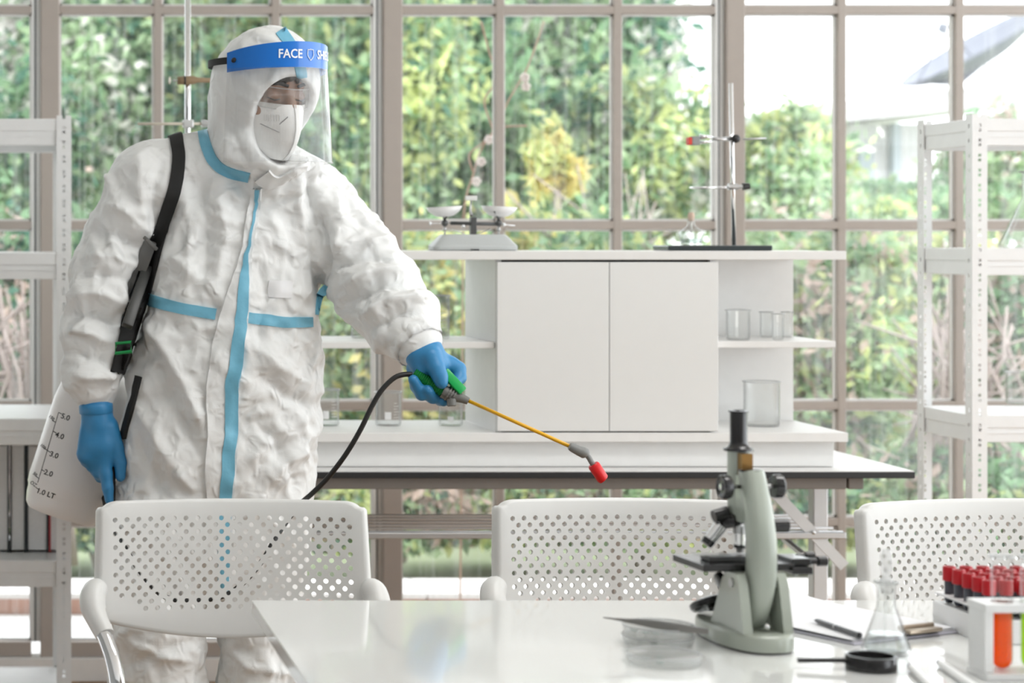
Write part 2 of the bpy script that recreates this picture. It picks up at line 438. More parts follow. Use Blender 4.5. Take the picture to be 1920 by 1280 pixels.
def leafmat(name, col):
    if name in MATS: return MATS[name]
    m = bpy.data.materials.new(name); m.use_nodes = True; nt = m.node_tree; nt.nodes.clear()
    out = nt.nodes.new('ShaderNodeOutputMaterial'); d = nt.nodes.new('ShaderNodeBsdfDiffuse'); t = nt.nodes.new('ShaderNodeBsdfTranslucent')
    tc = nt.nodes.new('ShaderNodeTexCoord'); n = nt.nodes.new('ShaderNodeTexNoise'); n.inputs['Scale'].default_value = 1.3; n.inputs['Detail'].default_value = 3
    nt.links.new(tc.outputs['Object'], n.inputs[0])
    r = nt.nodes.new('ShaderNodeMapRange'); r.inputs['From Min'].default_value = .3; r.inputs['From Max'].default_value = .7
    r.inputs['To Min'].default_value = .5; r.inputs['To Max'].default_value = 1.25; nt.links.new(n.outputs[0], r.inputs[0])
    s = nt.nodes.new('ShaderNodeVectorMath'); s.operation = 'SCALE'; s.inputs[0].default_value = col; nt.links.new(r.outputs[0], s.inputs['Scale'])
    nt.links.new(s.outputs[0], d.inputs[0]); nt.links.new(s.outputs[0], t.inputs[0])
    mx = nt.nodes.new('ShaderNodeMixShader'); mx.inputs[0].default_value = .5
    nt.links.new(d.outputs[0], mx.inputs[1]); nt.links.new(t.outputs[0], mx.inputs[2]); nt.links.new(mx.outputs[0], out.inputs[0])
    MATS[name] = m; return m
LG = [leafmat('leaf_deep_green', (.11, .225, .17)), leafmat('leaf_green', (.25, .40, .24)), leafmat('leaf_light_green', (.45, .59, .37)),
      leafmat('leaf_yellow_green', (.62, .67, .32)), leafmat('leaf_yellow', (.78, .68, .30)), leafmat('leaf_dry_pink', (.58, .45, .40)), leafmat('blossom_white', (.9, .86, .84))]
BARK = mat('grey_bark', (.40, .34, .30), .9, scale=9, noise_amt=.4, bump=.4)
BARKP = mat('pale_dry_twig', (.40, .33, .31), .9, scale=9, noise_amt=.3)
def foliage(parent, c, r, n, size, mix, clumps=26, seed=0, tight=.30):
    g = np.random.default_rng(seed); c = np.array(c); r = np.array(r)
    d = g.normal(size=(clumps, 3)); d /= np.linalg.norm(d, axis=1)[:, None]
    cc = c+d*r*(g.random((clumps, 1))**.4)*.82
    cmix = [g.choice(len(mix), p=np.array([m[1] for m in mix])/sum(m[1] for m in mix)) for _ in range(clumps)]
    k = g.integers(0, clumps, n)
    p = cc[k]+g.normal(size=(n, 3))*r*tight*.75
    p[:, 2] = np.maximum(p[:, 2], .1)
    a = g.normal(size=(n, 3)); a /= np.linalg.norm(a, axis=1)[:, None]
    b = np.cross(a, g.normal(size=(n, 3))); b /= np.linalg.norm(b, axis=1)[:, None]
    s = size*(.6+.8*g.random((n, 1)))
    V = np.stack([p-a*s, p-b*s*.45, p+a*s, p+b*s*.45], 1).reshape(-1, 3)
    Fc = np.arange(4*n).reshape(n, 4)
    mi = np.array(cmix)[k]; rnd = g.random(n) < .25; mi[rnd] = g.integers(0, len(mix), rnd.sum())
    o = nmesh('foliage', V, Fc, [LG[m[0]] for m in mix], parent, mi, False); o['kind'] = 'stuff'
    return o
def wood(parent, base, top, r, br, seed, m=BARK, spread=.6, wig=.08):
    g = random.Random(seed); base = Vector(base); top = Vector(top); mb = MB()
    pts = [base.lerp(top, i/6)+Vector((g.uniform(-1, 1), g.uniform(-1, 1), 0))*wig*(i > 0) for i in range(7)]
    mb.tube(pts, [r*(1-.1*i) for i in range(7)], 6)
    for i in range(br):
        t = g.uniform(.25, .95); p = base.lerp(top, t); d = Vector((g.uniform(-1, 1), g.uniform(-1, 1), g.uniform(.1, 1.0))).normalized()
        L = spread*g.uniform(.5, 1.2); q = [p, p+d*L*.5+Vector((g.uniform(-1, 1), g.uniform(-1, 1), g.uniform(-.3, .6)))*L*.12, p+d*L+Vector((0, 0, g.uniform(-.2, .25)))*L]
        mb.tube(q, [r*.42, r*.3, r*.12], 5)
    o = mb.build('trunk', m, parent, True, False); return o
def tree(name, label, cat, u, v, d, ru, rv, n, size, mix, seed, group, br=10, clumps=26, tight=.3, m=BARK, ry=None):
    n = int(n*2.2); size *= .64; clumps = int(clumps*1.5)
    c = W(u, v, d); s = F/d; r = (ru/s, ry or ru/s*.7, rv/s)
    t = thing(name, (c.x, c.y, 0), label, cat, group)
    wood(t, (c.x, c.y, 0), (c.x+.1, c.y, c.z+r[2]*.35), .035+.018*r[0], br, seed, m, r[0]*.8)
    foliage(t, c, r, n, size, mix, clumps, seed, tight)
    return t
G1 = 'tall garden trees behind the windows'; G2 = 'low shrubs along the terrace'
tree('leafy_tree', 'bluish green leafy tree behind the white rack on the left', 'tree', 60, 190, 12.5, 230, 260, 6500, .075, [(0, 2), (1, 3), (2, 5), (6, 2)], 1, G1)
tree('leafy_tree', 'dense light green tree left of the hooded head', 'tree', 270, 150, 13.2, 230, 280, 8000, .075, [(0, 2), (1, 5), (2, 5), (3, 1)], 2, G1)
tree('leafy_tree', 'mid green tree directly behind the hooded head', 'tree', 500, 140, 12.6, 210, 290, 8000, .075, [(0, 2), (1, 4), (2, 5), (3, 2)], 3, G1)
tree('leafy_tree', 'pale green tree right of the face shield', 'tree', 690, 170, 11.8, 170, 270, 7000, .07, [(0, 1), (1, 4), (2, 6), (3, 2)], 4, G1)
tree('leafy_tree', 'bushy green tree behind the pan balance', 'tree', 850, 180, 12.4, 170, 270, 8000, .075, [(0, 3), (1, 6), (2, 4)], 5, G1)
tree('leafy_tree', 'dark green tree in the middle window panes', 'tree', 1060, 150, 13.5, 190, 290, 9000, .08, [(0, 4), (1, 5), (2, 3), (6, 1)], 6, G1)
tree('leafy_tree', 'loose pale green tree left of the ring stand', 'tree', 1215, 300, 12.0, 150, 165, 5200, .065, [(0, 1), (1, 3), (2, 5), (3, 2), (6, 1)], 7, G1)
tree('leafy_tree', 'round pale green bush tree right of the ring stand', 'tree', 1470, 330, 11.6, 140, 130, 4600, .06, [(1, 4), (2, 5), (3, 3), (6, 1)], 8, G1)
tree('leafy_tree', 'light green small tree behind the right hand rack', 'tree', 1860, 330, 12.2, 110, 110, 3600, .06, [(1, 4), (2, 6), (5, 1), (6, 1)], 9, G1)
tree('leafy_tree', 'green bush in front of the white house', 'tree', 1660, 395, 12.0, 130, 50, 2600, .055, [(1, 5), (2, 5), (3, 1)], 10, G1)
tree('yellow_tree', 'small tree with golden yellow leaves right of the balance', 'tree', 1035, 300, 9.6, 50, 75, 700, .06, [(3, 3), (4, 5)], 11, None, 8, 10)
sh = [(-60, 'grey green shrub at the left frame edge behind the binders', [(0, 3), (1, 3), (5, 2)]), (170, 'green shrub behind the left rack post', [(0, 2), (1, 4), (2, 2), (5, 2)]),
      (400, 'green shrub hidden mostly by the sprayer person', [(1, 4), (2, 3), (5, 1)]), (610, 'yellow green shrub under the outstretched arm', [(1, 2), (2, 3), (3, 5), (4, 2)]),
      (770, 'yellow leaved shrub below the pan balance', [(1, 2), (2, 3), (3, 4), (4, 2)]), (960, 'yellow green shrub behind the cabinet left door', [(1, 2), (2, 3), (3, 5), (4, 2)]),
      (1180, 'olive shrub behind the cabinet right door', [(0, 1), (1, 3), (2, 4), (3, 3)]), (1400, 'pale yellow green shrub behind the microscope', [(1, 3), (2, 5), (3, 4), (5, 1)]),
      (1580, 'light green shrub right of the cabinet unit', [(1, 3), (2, 6), (3, 3), (5, 2)]), (1760, 'dry pinkish shrub with green tips behind the right rack', [(1, 2), (2, 4), (5, 5), (3, 2)]),
      (1960, 'mixed green shrub at the right frame edge', [(1, 3), (2, 5), (5, 4)])]
for i, (u, lab, mx) in enumerate(sh):
    tree('garden_shrub', lab, 'shrub', u, 640, 9.0+.5*(i % 2), 160, 225, 5200, .055, mx, 30+i, G2, 10, 34, .3)
lo = [(30, 'low dark bush beside the kerb behind the binders'), (240, 'low bright green bush behind the left chair'), (700, 'low yellow flowered bush behind the bench rails'),
      (930, 'low olive bush behind the middle chair back'), (1210, 'low green bush behind the middle chair holes'), (1520, 'low brownish bush behind the folding bench leg'), (1800, 'low green bush behind the right chair')]
for i, (u, lab) in enumerate(lo):
    tree('low_bush', lab, 'shrub', u, 960, 8.1+.2*(i % 2), 170, 125, 3600, .045, [(0, 2+(i == 0)*3), (1, 4), (2, 3), (3, 3 if i in (1, 2, 3) else 1), (5, 2)], 60+i, 'low bushes beside the kerb', 6, 26, .3)
def dry(u, v0, v1, d, n, seed, label, th=1.0):
    a = W(u, v1, d); t = thing('bare_shrub', (a.x, a.y, 0), label, 'shrub'); g = random.Random(seed); mb = MB()
    for i in range(n):
        p = Vector((a.x+g.uniform(-.35, .35), a.y+g.uniform(-.2, .2), .05)); q = W(u+g.uniform(-110, 110), v0+g.uniform(0, 120), d+g.uniform(-.2, .2))
        pts = [p.lerp(q, k/5)+Vector((g.uniform(-1, 1), g.uniform(-1, 1), g.uniform(-1, 1)))*.07 for k in range(6)]
        mb.tube(pts, [(.016-.0022*k)*th for k in range(6)], 5)
        for _ in range(3):
            b = pts[g.randint(2, 4)]; mb.tube([b, b+Vector((g.uniform(-1, 1), 0, g.uniform(-.2, 1)))*.28], [.007, .003], 4)
    mb.build('branches', BARKP, t, True, False)
dry(30, 520, 900, 8.0, 34, 5, 'tangle of bare pale branches behind the left rack')
dry(1830, 520, 900, 8.2, 26, 6, 'tangle of bare pinkish branches behind the right rack')
dry(1130, 260, 700, 9.3, 6, 8, 'few bare pale stems rising behind the cabinet', .55)
# vine twig with pale blossoms just outside the glass
vt = thing('vine_twig', W(862, 1200, 6.5), 'thin brown vine twig with pale pink blossoms above the balance', 'vine')
vine = MB()
for ln in ([(862, 1200), (866, 800), (868, 470), (872, 380), (888, 325), (900, 285), (918, 255), (936, 235)], [(888, 325), (880, 290), (905, 268), (925, 250), (908, 190), (930, 150), (915, 90), (902, 40)],
           [(905, 268), (940, 240), (988, 236)], [(936, 235), (950, 195), (970, 160), (985, 135), (1003, 90), (1020, 40)]):
    vine.tube(spline([W(u, v, 6.5) for u, v in ln], 5), .0032, 5)
vine.build('stem', mat('vine_brown', (.48, .32, .24), .8), vt, True, False)
for k, (u, v) in enumerate([(893, 340), (902, 303), (917, 262), (984, 145), (986, 162)]):
    b = MB(); c = W(u, v, 6.49)
    for j in range(5):
        a = 2*PI*j/5+k; b.sphere((c.x+.008*math.cos(a), c.y, c.z+.008*math.sin(a)), (.008, .004, .008), 8, 5)
    b.build('blossom', mat('pale_blossom', (.85, .74, .70), .7), vt, True)
# white house and satellite dish far behind
hz = thing('house', W(1680, 470, 15), 'white house with a pale roof seen behind the right rack', 'house')
a = W(1592, 232, 15.0); b = W(1745, 470, 15.0)
MB().box(a.x, b.x, 15, 18, -.1, a.z).build('wall', mat('house_white', (.60, .58, .62), .8), hz)
rf = MB().prism([(a.x-.35, a.z-.02), (b.x+.9, a.z+.16), (b.x+.9, a.z+.32), (a.x-.35, a.z+.12)], 14.6, 18.2).build('roof', mat('house_roof', (.48, .46, .49), .7), hz)
MB().box(a.x+.28, a.x+.33, 14.9, 14.97, 0, a.z).build('drain_pipe', mat('pipe_grey', (.36, .40, .46), .6), hz)
MB().box(a.x+.06, a.x+.16, 14.96, 15.0, a.z-.4, a.z-.15).build('vent', mat('pipe_grey', (.36, .40, .46), .6), hz)
ds = thing('satellite_dish', W(1800, 205, 14.8), 'grey mesh satellite dish on the roof behind the rack', 'satellite dish')
dc = W(1838, 118, 14.8)
Md = axisM(dc, (-.52, .02, .85))
prof = [(.02+.5*i/8, .14*(i/8)**2) for i in range(9)]
MB().lathe(prof+[(r, z-.02) for r, z in reversed(prof)], 32, Md, closed=True).build('reflector', mat('dish_grey', (.14, .15, .19), .6), ds, True)
MB().tube([W(1770, 45, 14.6), W(1766, 60, 14.6)], .035, 10).build('receiver', MATS['dish_grey'], ds)
mbt = MB()
for q in ((1722, 152), (1812, 90), (1880, 150)): mbt.tube([W(*q, 14.7), W(1767, 60, 14.6)], .006, 5)
mbt.build('receiver_strut', MATS['dish_grey'], ds)
MB().tube([W(1720, 152, 14.8), W(1785, 155, 14.8)], .02, 6).tube([dc, W(1790, 158, 14.8), W(1775, 205, 14.8)], .035, 8).build('mount', MATS['dish_grey'], ds)

# ------------------------------------------------------------------ racks
def l_post(parent, x, y, sx, sy, h):
    """slotted angle post with its corner at x, y, flanges run along sx and sy; real slots in the x flange"""
    t = .0022; w = .038; mb = MB()
    a, b = sorted((x, x+sx*w)); mid = (a+b)/2; hw = .0038
    y0, y1 = sorted((y, y+sy*t))
    mb.box(a, mid-hw, y0, y1, 0, h).box(mid+hw, b, y0, y1, 0, h)
    z = 0.; pitch = .0375
    while z < h:
        z1 = min(z+pitch, h)
        mb.box(mid-hw, mid+hw, y0, y1, z, min(z+.018, h))
        if z+.03 < h: mb.box(mid-hw, mid+hw, y0, y1, z+.0255, min(z+.030, h))
        z += pitch
    xa, xb = sorted((x, x+sx*t)); ya, yb = sorted((y, y+sy*w)); ym = (ya+yb)/2
    ya, yb = (ya+t, yb) if sy > 0 else (ya, yb-t)
    mb.box(xa, xb, ya, ym-hw, 0, h).box(xa, xb, ym+hw, yb, 0, h)
    z = 0.
    while z < h:
        mb.box(xa, xb, ym-hw, ym+hw, z, min(z+.028, h)); z += pitch
    mb.box(min(a, xa)-.001, max(a, xa)+.002, min(y0, ya), max(y0, ya)+.002, 0, .01)
    return mb.build('post', WSTEEL, parent, fix=False)
def rack(name, label, x0, x1, y0, y1, h, tiers):
    r = thing(name, ((x0+x1)/2, (y0+y1)/2, 0), label, 'shelf rack', 'white slotted steel racks')
    for x, sx in ((x0, 1), (x1, -1)):
        l_post(r, x, y0, sx, 1, h); l_post(r, x, y1, sx, -1, h)
    e = .003
    for z in tiers:
        zb = z-.068
        for (ya, yb) in ((y0+e, y0+e+.012), (y1-e-.012, y1-e)):
            MB().box(x0+.002, x1-.002, ya, yb, z-.032, z, .002).box(x0+.002, x1-.002, ya+.003, yb-.002, zb, z-.030, .002).box(x0+.002, x1-.002, ya+.001, yb, z-.046, z-.042).build('beam', WSTEEL, r)
        for xa in (x0+e, x1-e-.012):
            MB().box(xa, xa+.012, y0+.015, y1-.015, z-.032, z, .002).box(xa+.002, xa+.010, y0+.015, y1-.015, zb, z-.030, .002).build('side_beam', WSTEEL, r)
        MB().box(x0+.012, x1-.012, y0+.012, y1-.012, z-.016, z-.001).build('shelf_board', WSTEEL, r)
    return r
rack('steel_rack', 'white slotted steel rack on the left holding binders', -.80, .155, 5.31, 5.78, 1.602, [1.594, 1.252, .828, .466, .1])
rack('steel_rack', 'white slotted steel rack on the right holding glassware', 2.404, 3.32, 5.2, 5.515, 1.60, [1.588, 1.264, .846, .45, .1])
# binders
def binder(x0, x1, col, label, h=.285):
    y0, y1, z = 5.455, 5.70, .4655
    b = thing('binder', ((x0+x1)/2, (y0+y1)/2, z), label, 'binder', 'binders on the left rack')
    c = mat('binder_cover_'+col[0], col[1], .5)
    t = .0045
    MB().box(x0, x0+t, y0, y1, z, z+h, .001).box(x1-t, x1, y0, y1, z, z+h, .001).box(x0, x1, y1-t, y1, z, z+h, .001).build('cover', c, b)
    MB().box(x0+t, x1-t, y0+.004, y1-t, z+.006, z+h-.008).build('pages', mat('page_block', (.70, .69, .68), .8, scale=200, noise_amt=.1), b)
    return b
BK = ('black', (.012, .02, .025)); RD = ('red', (.42, .035, .04))
binder(-.075, -.004, BK, 'white paged black binder at the far left of the lower rack shelf')
binder(-.002, .040, BK, 'narrow black covered binder in the middle of the row', .288)
binder(.0415, .0985, BK, 'black covered binder beside the red one')
binder(.1005, .148, RD, 'red covered binder behind the left rack post')

# ------------------------------------------------------------------ bench and cabinet unit
bx0, bx1, by0, by1 = .12, 2.092, 4.81, 5.62
bench = thing('work_bench', ((bx0+bx1)/2, (by0+by1)/2, 0), 'long folding work bench with white top and black edge under the windows', 'bench')
MB().box(bx0+.002, bx1-.002, by0+.002, by1, .748, .7502).build('top_laminate', WHITE, bench)
MB().box(bx0, bx1, by0, by1, .733, .748, .0015).build('top_edge', BLACK, bench)
APR = mat('taupe_steel', (.23, .205, .185), .5)
MB().box(bx0+.1, 1.945, by0+.03, by0+.06, .7045, .7328, .002).build('apron', APR, bench)
MB().box(1.95, 1.985, by0+.03, by1-.05, .7045, .7328, .002).build('end_rail', APR, bench)
MB().box(bx0+.1, 1.945, by1-.08, by1-.05, .7045, .7328, .002).build('rear_apron', APR, bench)
for x in (.30, 1.945):
    for y in (5.04, 5.56):
        MB().box(x, x+.036, y, y+.036, 0.0, .7045, .003).build('leg', ALU, bench)
    MB().box(x+.004, x+.03, 5.04, 5.59, .06, .09).build('foot_rail', ALU, bench)
a, b = W(1452, 922, 4.92), W(1584, 1062, 4.92)
dv = (b-a).normalized(); pn = Vector((-dv.z, 0, dv.x))*.0128
MB().add([p+q for p in (a-dv*.05, b) for q in (pn, -pn, -pn+Vector((0, .006, 0)), pn+Vector((0, .006, 0)))], [(0, 1, 5, 4), (1, 2, 6, 5), (2, 3, 7, 6), (3, 0, 4, 7), (0, 3, 2, 1), (4, 5, 6, 7)]).build('folding_brace', ALU, bench)
c = W(1525, 998, 4.917); MB().lathe([(.0045, 0), (.0045, .003), (.002, .005)], 12, axisM(c, (0, -1, 0))).build('bolt', STEEL, bench, 40)
a, b = W(1470, 1010, 5.1), W(1507, 1040, 5.03)
MB().tube([a, b], .009, 6).build('strut', ALU, bench)
for k in range(6):
    y = 4.93+k*.058
    MB().tube([(.30, y, .593), (1.972, y, .593)], .0032, 8).build('lower_rail', mat('bright_rail', (.78, .78, .78), .3, .25), bench, True)
MB().box(.30, 1.975, 4.915, 4.928, .578, .593, .002).build('rail_front', STEEL, bench)

ux1 = 1.953; ux0 = .30; fy = 4.86; yb = 5.19
unit = thing('cabinet_unit', ((ux0+ux1)/2, 5.02, .7502), 'white tabletop cabinet unit with two doors and open shelves on the bench', 'cabinet')
MB().box(ux0+.01, 1.936, 4.892, yb, .7515, .812, .0015).build('plinth', WHITE2, unit)
MB().box(ux0, ux1+.004, fy, yb+.015, .8125, .834, .0015).build('base_board', WHITE2, unit)
MB().box(ux0, ux1, fy, yb+.015, 1.238, 1.2585, .0015).build('top_board', WHITE2, unit)
MB().box(ux0, 1.135, fy+.02, yb, 1.030, 1.045, .0015).build('shelf', WHITE2, unit)
MB().box(1.656, 1.948, fy+.05, yb, 1.030, 1.045, .0015).build('shelf', WHITE2, unit)
MB().box(1.137, 1.953, yb, yb+.014, .834, 1.238).build('back_panel', WHITE2, unit)
MB().box(1.137, 1.151, fy+.02, yb, .834, 1.238).build('side_panel', WHITE, unit)
MB().box(1.640, 1.654, fy+.02, yb, .834, 1.238).build('side_panel', WHITE, unit)
MB().box(ux0, ux0+.016, fy+.02, yb, .834, 1.238).build('end_panel', WHITE, unit)
MB().box(1.151, 1.640, fy+.03, fy+.04, .834, 1.238).build('painted_gap_shade', mat('door_gap_shade', (.06, .06, .06), .7), unit)  # dark board painting in the shade behind the door gaps
DOOR = mat('door_white_matt', (.73, .735, .725), .5, noise_amt=.02)
MB().box(1.1375, 1.3985, fy+.001, fy+.018, .8375, 1.2325, .0012).build('door', DOOR, unit)
MB().box(1.4, 1.6535, fy+.001, fy+.018, .8375, 1.2325, .0012).build('door', DOOR, unit)

# ------------------------------------------------------------------ laboratory glass
PRINT = mat('white_glass_print', (.88, .88, .88), .6)
def beaker(u, v, z, r, h, label, group, marks=True):
    p = T(u, v, z); t = .0014
    o = thing('beaker', p, label, 'beaker', group)
    prof = [(0, .0005), (r-.004, 0), (r-.001, .002), (r, .006), (r, h-.005), (r+.0028, h-.0005), (r+.0022, h), (r-t, h-.004), (r-t, .006), (r-.005, .0022), (0, .002)]
    MB().lathe(prof, 28, Matrix.Translation(p)).build('body', LABG, o, 50)
    MB().lathe([(r+.0012, h-.002), (r+.0034, h-.0012), (r+.0028, h+.0006), (r+.0004, h)], 28, Matrix.Translation(p), closed=True).build('rim', glass('glass_rim', (.85, .87, .87), 3.0, .35), o, True)
    if marks:
        m = MB(); n = 6
        for k in range(n):
            zz = h*(.25+.5*k/n); a0 = -PI/2+.25; w = .5 if k % 2 == 0 else .3
            P = [[Vector((p.x+(r+.0003)*math.cos(a0+w*j/4), p.y+(r+.0003)*math.sin(a0+w*j/4), p.z+zz+q)) for j in range(5)] for q in (0, .0011)]
            m.grid(P)
        P = [[Vector((p.x+(r+.0003)*math.cos(-PI/2-.45+.5*j/4), p.y+(r+.0003)*math.sin(-PI/2-.45+.5*j/4), p.z+q)) for j in range(5)] for q in (h*.2, h*.42)]
        m.grid(P); m.build('printed_scale', PRINT, o)
    return o
B = 'glass beakers in the cabinet unit'
beaker(612, 797, .8345, .031, .088, 'glass beaker on the base board beside the white suit', B)
beaker(728, 797, .8345, .031, .082, 'empty glass beaker on the base board behind the hose', B)
beaker(845, 797, .8345, .029, .056, 'short glass beaker below the gloved hand', B)
beaker(812, 633, 1.0455, .040, .104, 'tall glass beaker on the middle shelf above the glove', B)
beaker(690, 633, 1.0455, .042, .10, 'glass beaker half hidden behind the outstretched sleeve', B)
beaker(1384, 637, 1.0455, .0275, .073, 'glass beaker alone on the right middle shelf', B, False)
beaker(1437, 632, 1.0455, .015, .063, 'left small beaker of the trio on the right middle shelf', B, False)
beaker(1459, 637, 1.0455, .0135, .063, 'middle small beaker of the trio on the right middle shelf', B, False)
beaker(1476, 632, 1.0455, .0125, .063, 'right small beaker of the trio at the shelf end', B, False)
beaker(1428, 798, .8345, .042, .108, 'large glass beaker low on the right behind the eyepiece', B, False)
pr = W(1940, 752, 5.33); pr = T(1925, 757, .8465)
beaker(1925, 757, .8465, .052, .085, 'wide glass beaker on the right rack lower shelf', None)
def flask(p, r, h, rn, label, cat, liquid=0., liqmat=None, print_disc=False, wide=True):
    o = thing('conical_flask', p, label, cat); t = .0014
    hs = h*.66
    def rad(z): return r-(r-rn)*max(0, min(1, (z-.006)/(hs-.006)))
    out = [(0, .0004), (r-.006, 0), (r-.0015, .0025), (r, .007)]+[(rad(z)*(1), z) for z in np.linspace(.012, hs, 6)]+[(rn, h*.74), (rn, h-.005), (rn*1.28, h-.001), (rn*1.22, h)]
    inn = [(rn-t, h-.004), (rn-t, h*.74)]+[(max(rad(z)-t, .001), z) for z in np.linspace(hs, .012, 6)]+[(r-.007, .003), (0, .0025)]
    MB().lathe(out+inn, 32, Matrix.Translation(p)).build('body', LABG, o, 50)
    MB().lathe([(rn, h-.003), (rn*1.34, h-.0015), (rn*1.3, h+.0006), (rn-.001, h)], 28, Matrix.Translation(p), closed=True).build('rim', glass('glass_rim', (.85, .87, .87), 3.0, .35), o, True)
    if liquid:
        MB().lathe([(0, .003), (r-.008, .0032), (r-.003, .008)]+[(rad(z)-.002, z) for z in np.linspace(.012, liquid, 4)]+[(0, liquid)], 32, Matrix.Translation(p)).build('liquid', liqmat, o, 50)
    if print_disc:
        m = MB(); P = [[Vector((p.x+(rad(z)+.0006)*math.cos(a), p.y+(rad(z)+.0006)*math.sin(a), p.z+z)) for a in np.linspace(-PI/2-.3, -PI/2+.25, 6)] for z in np.linspace(h*.25, h*.42, 4)]
        m.grid(P).build('printed_label', PRINT, o)
    return o
flask(T(1924, 458, 1.2645)+Vector((0, 0, 0)) if False else Vector((2.62, 5.33, 1.2645)), .082, .196, .026, 'large conical flask on the right rack upper shelf', 'flask', print_disc=True)

# pan balance on top of the unit
zt = 1.2587; yb_ = 5.0; sB = F/yb_
def BP(u, v, dy=0.): return W(u, v, yb_+dy)
bal = thing('pan_balance', BP(885, 470), 'small grey two pan beam balance on the cabinet top', 'balance')
GREYP = mat('pale_grey_enamel', (.50, .52, .52), .4)
x = lambda u: (u-PX)/sB
z = lambda v: H-(v-PY)/sB
poly_b = [(x(806), zt), (x(806), zt+.012), (x(812), zt+.014), (x(826), zt+.036), (x(832), zt+.039), (x(940), zt+.039), (x(946), zt+.036), (x(959), zt+.014), (x(966), zt+.012), (x(966), zt), (x(950), zt), (x(930), zt+.004), (x(890), zt+.002), (x(850), zt+.004), (x(826), zt)]
mb = MB(); rows = []; bcx = (x(806)+x(966))/2
for hx, hy, zq in ((.098, .042, 0), (.1025, .046, .002), (.1025, .046, .011), (.099, .043, .015), (.079, .030, .036), (.075, .027, .039)):
    rows.append([Vector((bcx+hx*math.copysign(abs(math.cos(a))**.35, math.cos(a)), yb_+hy*math.copysign(abs(math.sin(a))**.35, math.sin(a)), zt+zq)) for a in np.linspace(.03, 2*PI+.03, 48, endpoint=False)])
mb.grid(rows, wrap=True); mb.f += [tuple(range(47, -1, -1)), tuple(range(240, 288))]; mb.mi += [0, 0]
bo = mb.build('base', GREYP, bal, 40)
MB().box(x(873), x(888), yb_-.06, yb_-.055, zt-.0002, zt+.004).build('front_foot', BLACK, bal)
MB().box(x(881), x(892), yb_-.012, yb_+.008, zt+.039, z(407), .001).build('column', mat('dark_grey_metal', (.10, .10, .10), .35, .5), bal)
MB().tube([BP(884, 406), BP(882, 396), BP(883, 376)], [.005, .003, .002], 8).build('pointer', STEEL, bal, True)
MB().box(x(872), x(894), yb_-.006, yb_, z(376), z(367), .002).build('dial', WHITEPLA, bal)
MB().tube([BP(845, 418), BP(938, 420)], .0045, 8).build('beam', MATS['dark_grey_metal'], bal, True)
MB().tube([BP(806, 419), BP(845, 418)], .0012, 6).tube([BP(805, 419), BP(809, 419)], .004, 8).build('balance_screw', CHROME, bal, True)
MB().tube([BP(935, 420), BP(966, 423)], .0012, 6).tube([BP(943, 421), BP(947, 421)], .004, 8).build('balance_screw', CHROME, bal, True)
MB().tube([BP(869, 421, -.006), BP(869, 427, -.006)], .005, 8).build('rider_weight', CHROME, bal, True)
for u0, s_ in ((834, -1), (935, 1)):
    MB().tube([BP(u0, 441), BP(u0, 432)], .0022, 8).tube([BP(u0, 433), BP(u0, 425)], [.006, .003], 8).build('hanger', STEEL, bal, True)
    MB().sphere(BP(u0, 418), .0085, 10, 8).build('knuckle', MATS['dark_grey_metal'], bal, True)
    c = BP(u0-6*s_*-1 if False else u0, 402)
    MB().tube([BP(u0, 412), BP(u0+8*s_*-1, 395, -.03)], .0025, 6).tube([BP(u0, 412), BP(u0+8*s_, 396, .02)], .0025, 6).build('pan_fork', MATS['dark_grey_metal'], bal, True)
    M = Matrix.Translation(BP(u0, 408)) @ Matrix.Rotation(s_*math.radians(3), 4, 'Y')
    rr = .043; MB().lathe([(0, 0), (rr*.5, .004), (rr*.85, .015), (rr, .0265), (rr-.0012, .0265), (rr*.84, .017), (rr*.5, .006), (0, .002)], 28, M).build('pan', mat('white_pan', (.86, .85, .85), .35), bal, True)
for s_ in (-1, 1):
    MB().tube([BP(884+s_*8, 441), BP(884+s_*36, 429)], .0012, 5).build('stay', CHROME, bal)

# ring stand on the unit
rs = thing('ring_stand', BP(1352, 468), 'laboratory ring stand with clamp and ring on the cabinet top', 'stand')
zz = zt
plate = [(x(1238), yb_-.045), (x(1432), yb_-.065), (x(1434), yb_+.03), (x(1260), yb_+.06)]
M90 = Matrix(((1, 0, 0, 0), (0, 0, 1, 0), (0, 1, 0, 0), (0, 0, 0, 1)))
mb = MB().box(x(1238), x(1432), yb_-.06, yb_+.06, zz, zz+.013, .003); mb.build('base_plate', mat('black_enamel', (.02, .03, .033), .25, coat=.5), rs)
MB().tube([BP(1376, 462, .02), BP(1370, 156, .02)], .0052, 12).build('rod', CHROME, rs, True)
MB().tube([BP(1392, 261, .02), BP(1437, 259, .02)], .0022, 8).build('clamp_rod', STEEL, rs, True)
MB().sphere(BP(1380, 260, .005), (.0105, .008, .0105), 10, 8).build('clamp_knob', BLACK, rs, True)
MB().tube([BP(1373, 260, .015), BP(1350, 261, .01), BP(1336, 260, .01)], [.006, .005, .004], 8).build('clamp_stem', STEEL, rs, True)
MB().tube([BP(1338, 258, .01), BP(1326, 256, .01), BP(1312, 257, .01)], [.002, .004, .007], 6).tube([BP(1338, 264, .01), BP(1326, 266, .01), BP(1312, 267, .01)], [.002, .004, .004], 6).build('clamp_jaw', CHROME, rs, True)
MB().box(x(1298), x(1313), yb_, yb_+.022, z(272), z(255), .002).build('clamp_pad', mat('grey_pad', (.27, .28, .28), .6), rs)
MB().box(x(1291.5), x(1298), yb_, yb_+.022, z(271), z(257), .0015).build('red_tip', mat('red_rubber', (.65, .05, .03), .5), rs)
c = BP(1318, 352, .02); R_ = .030
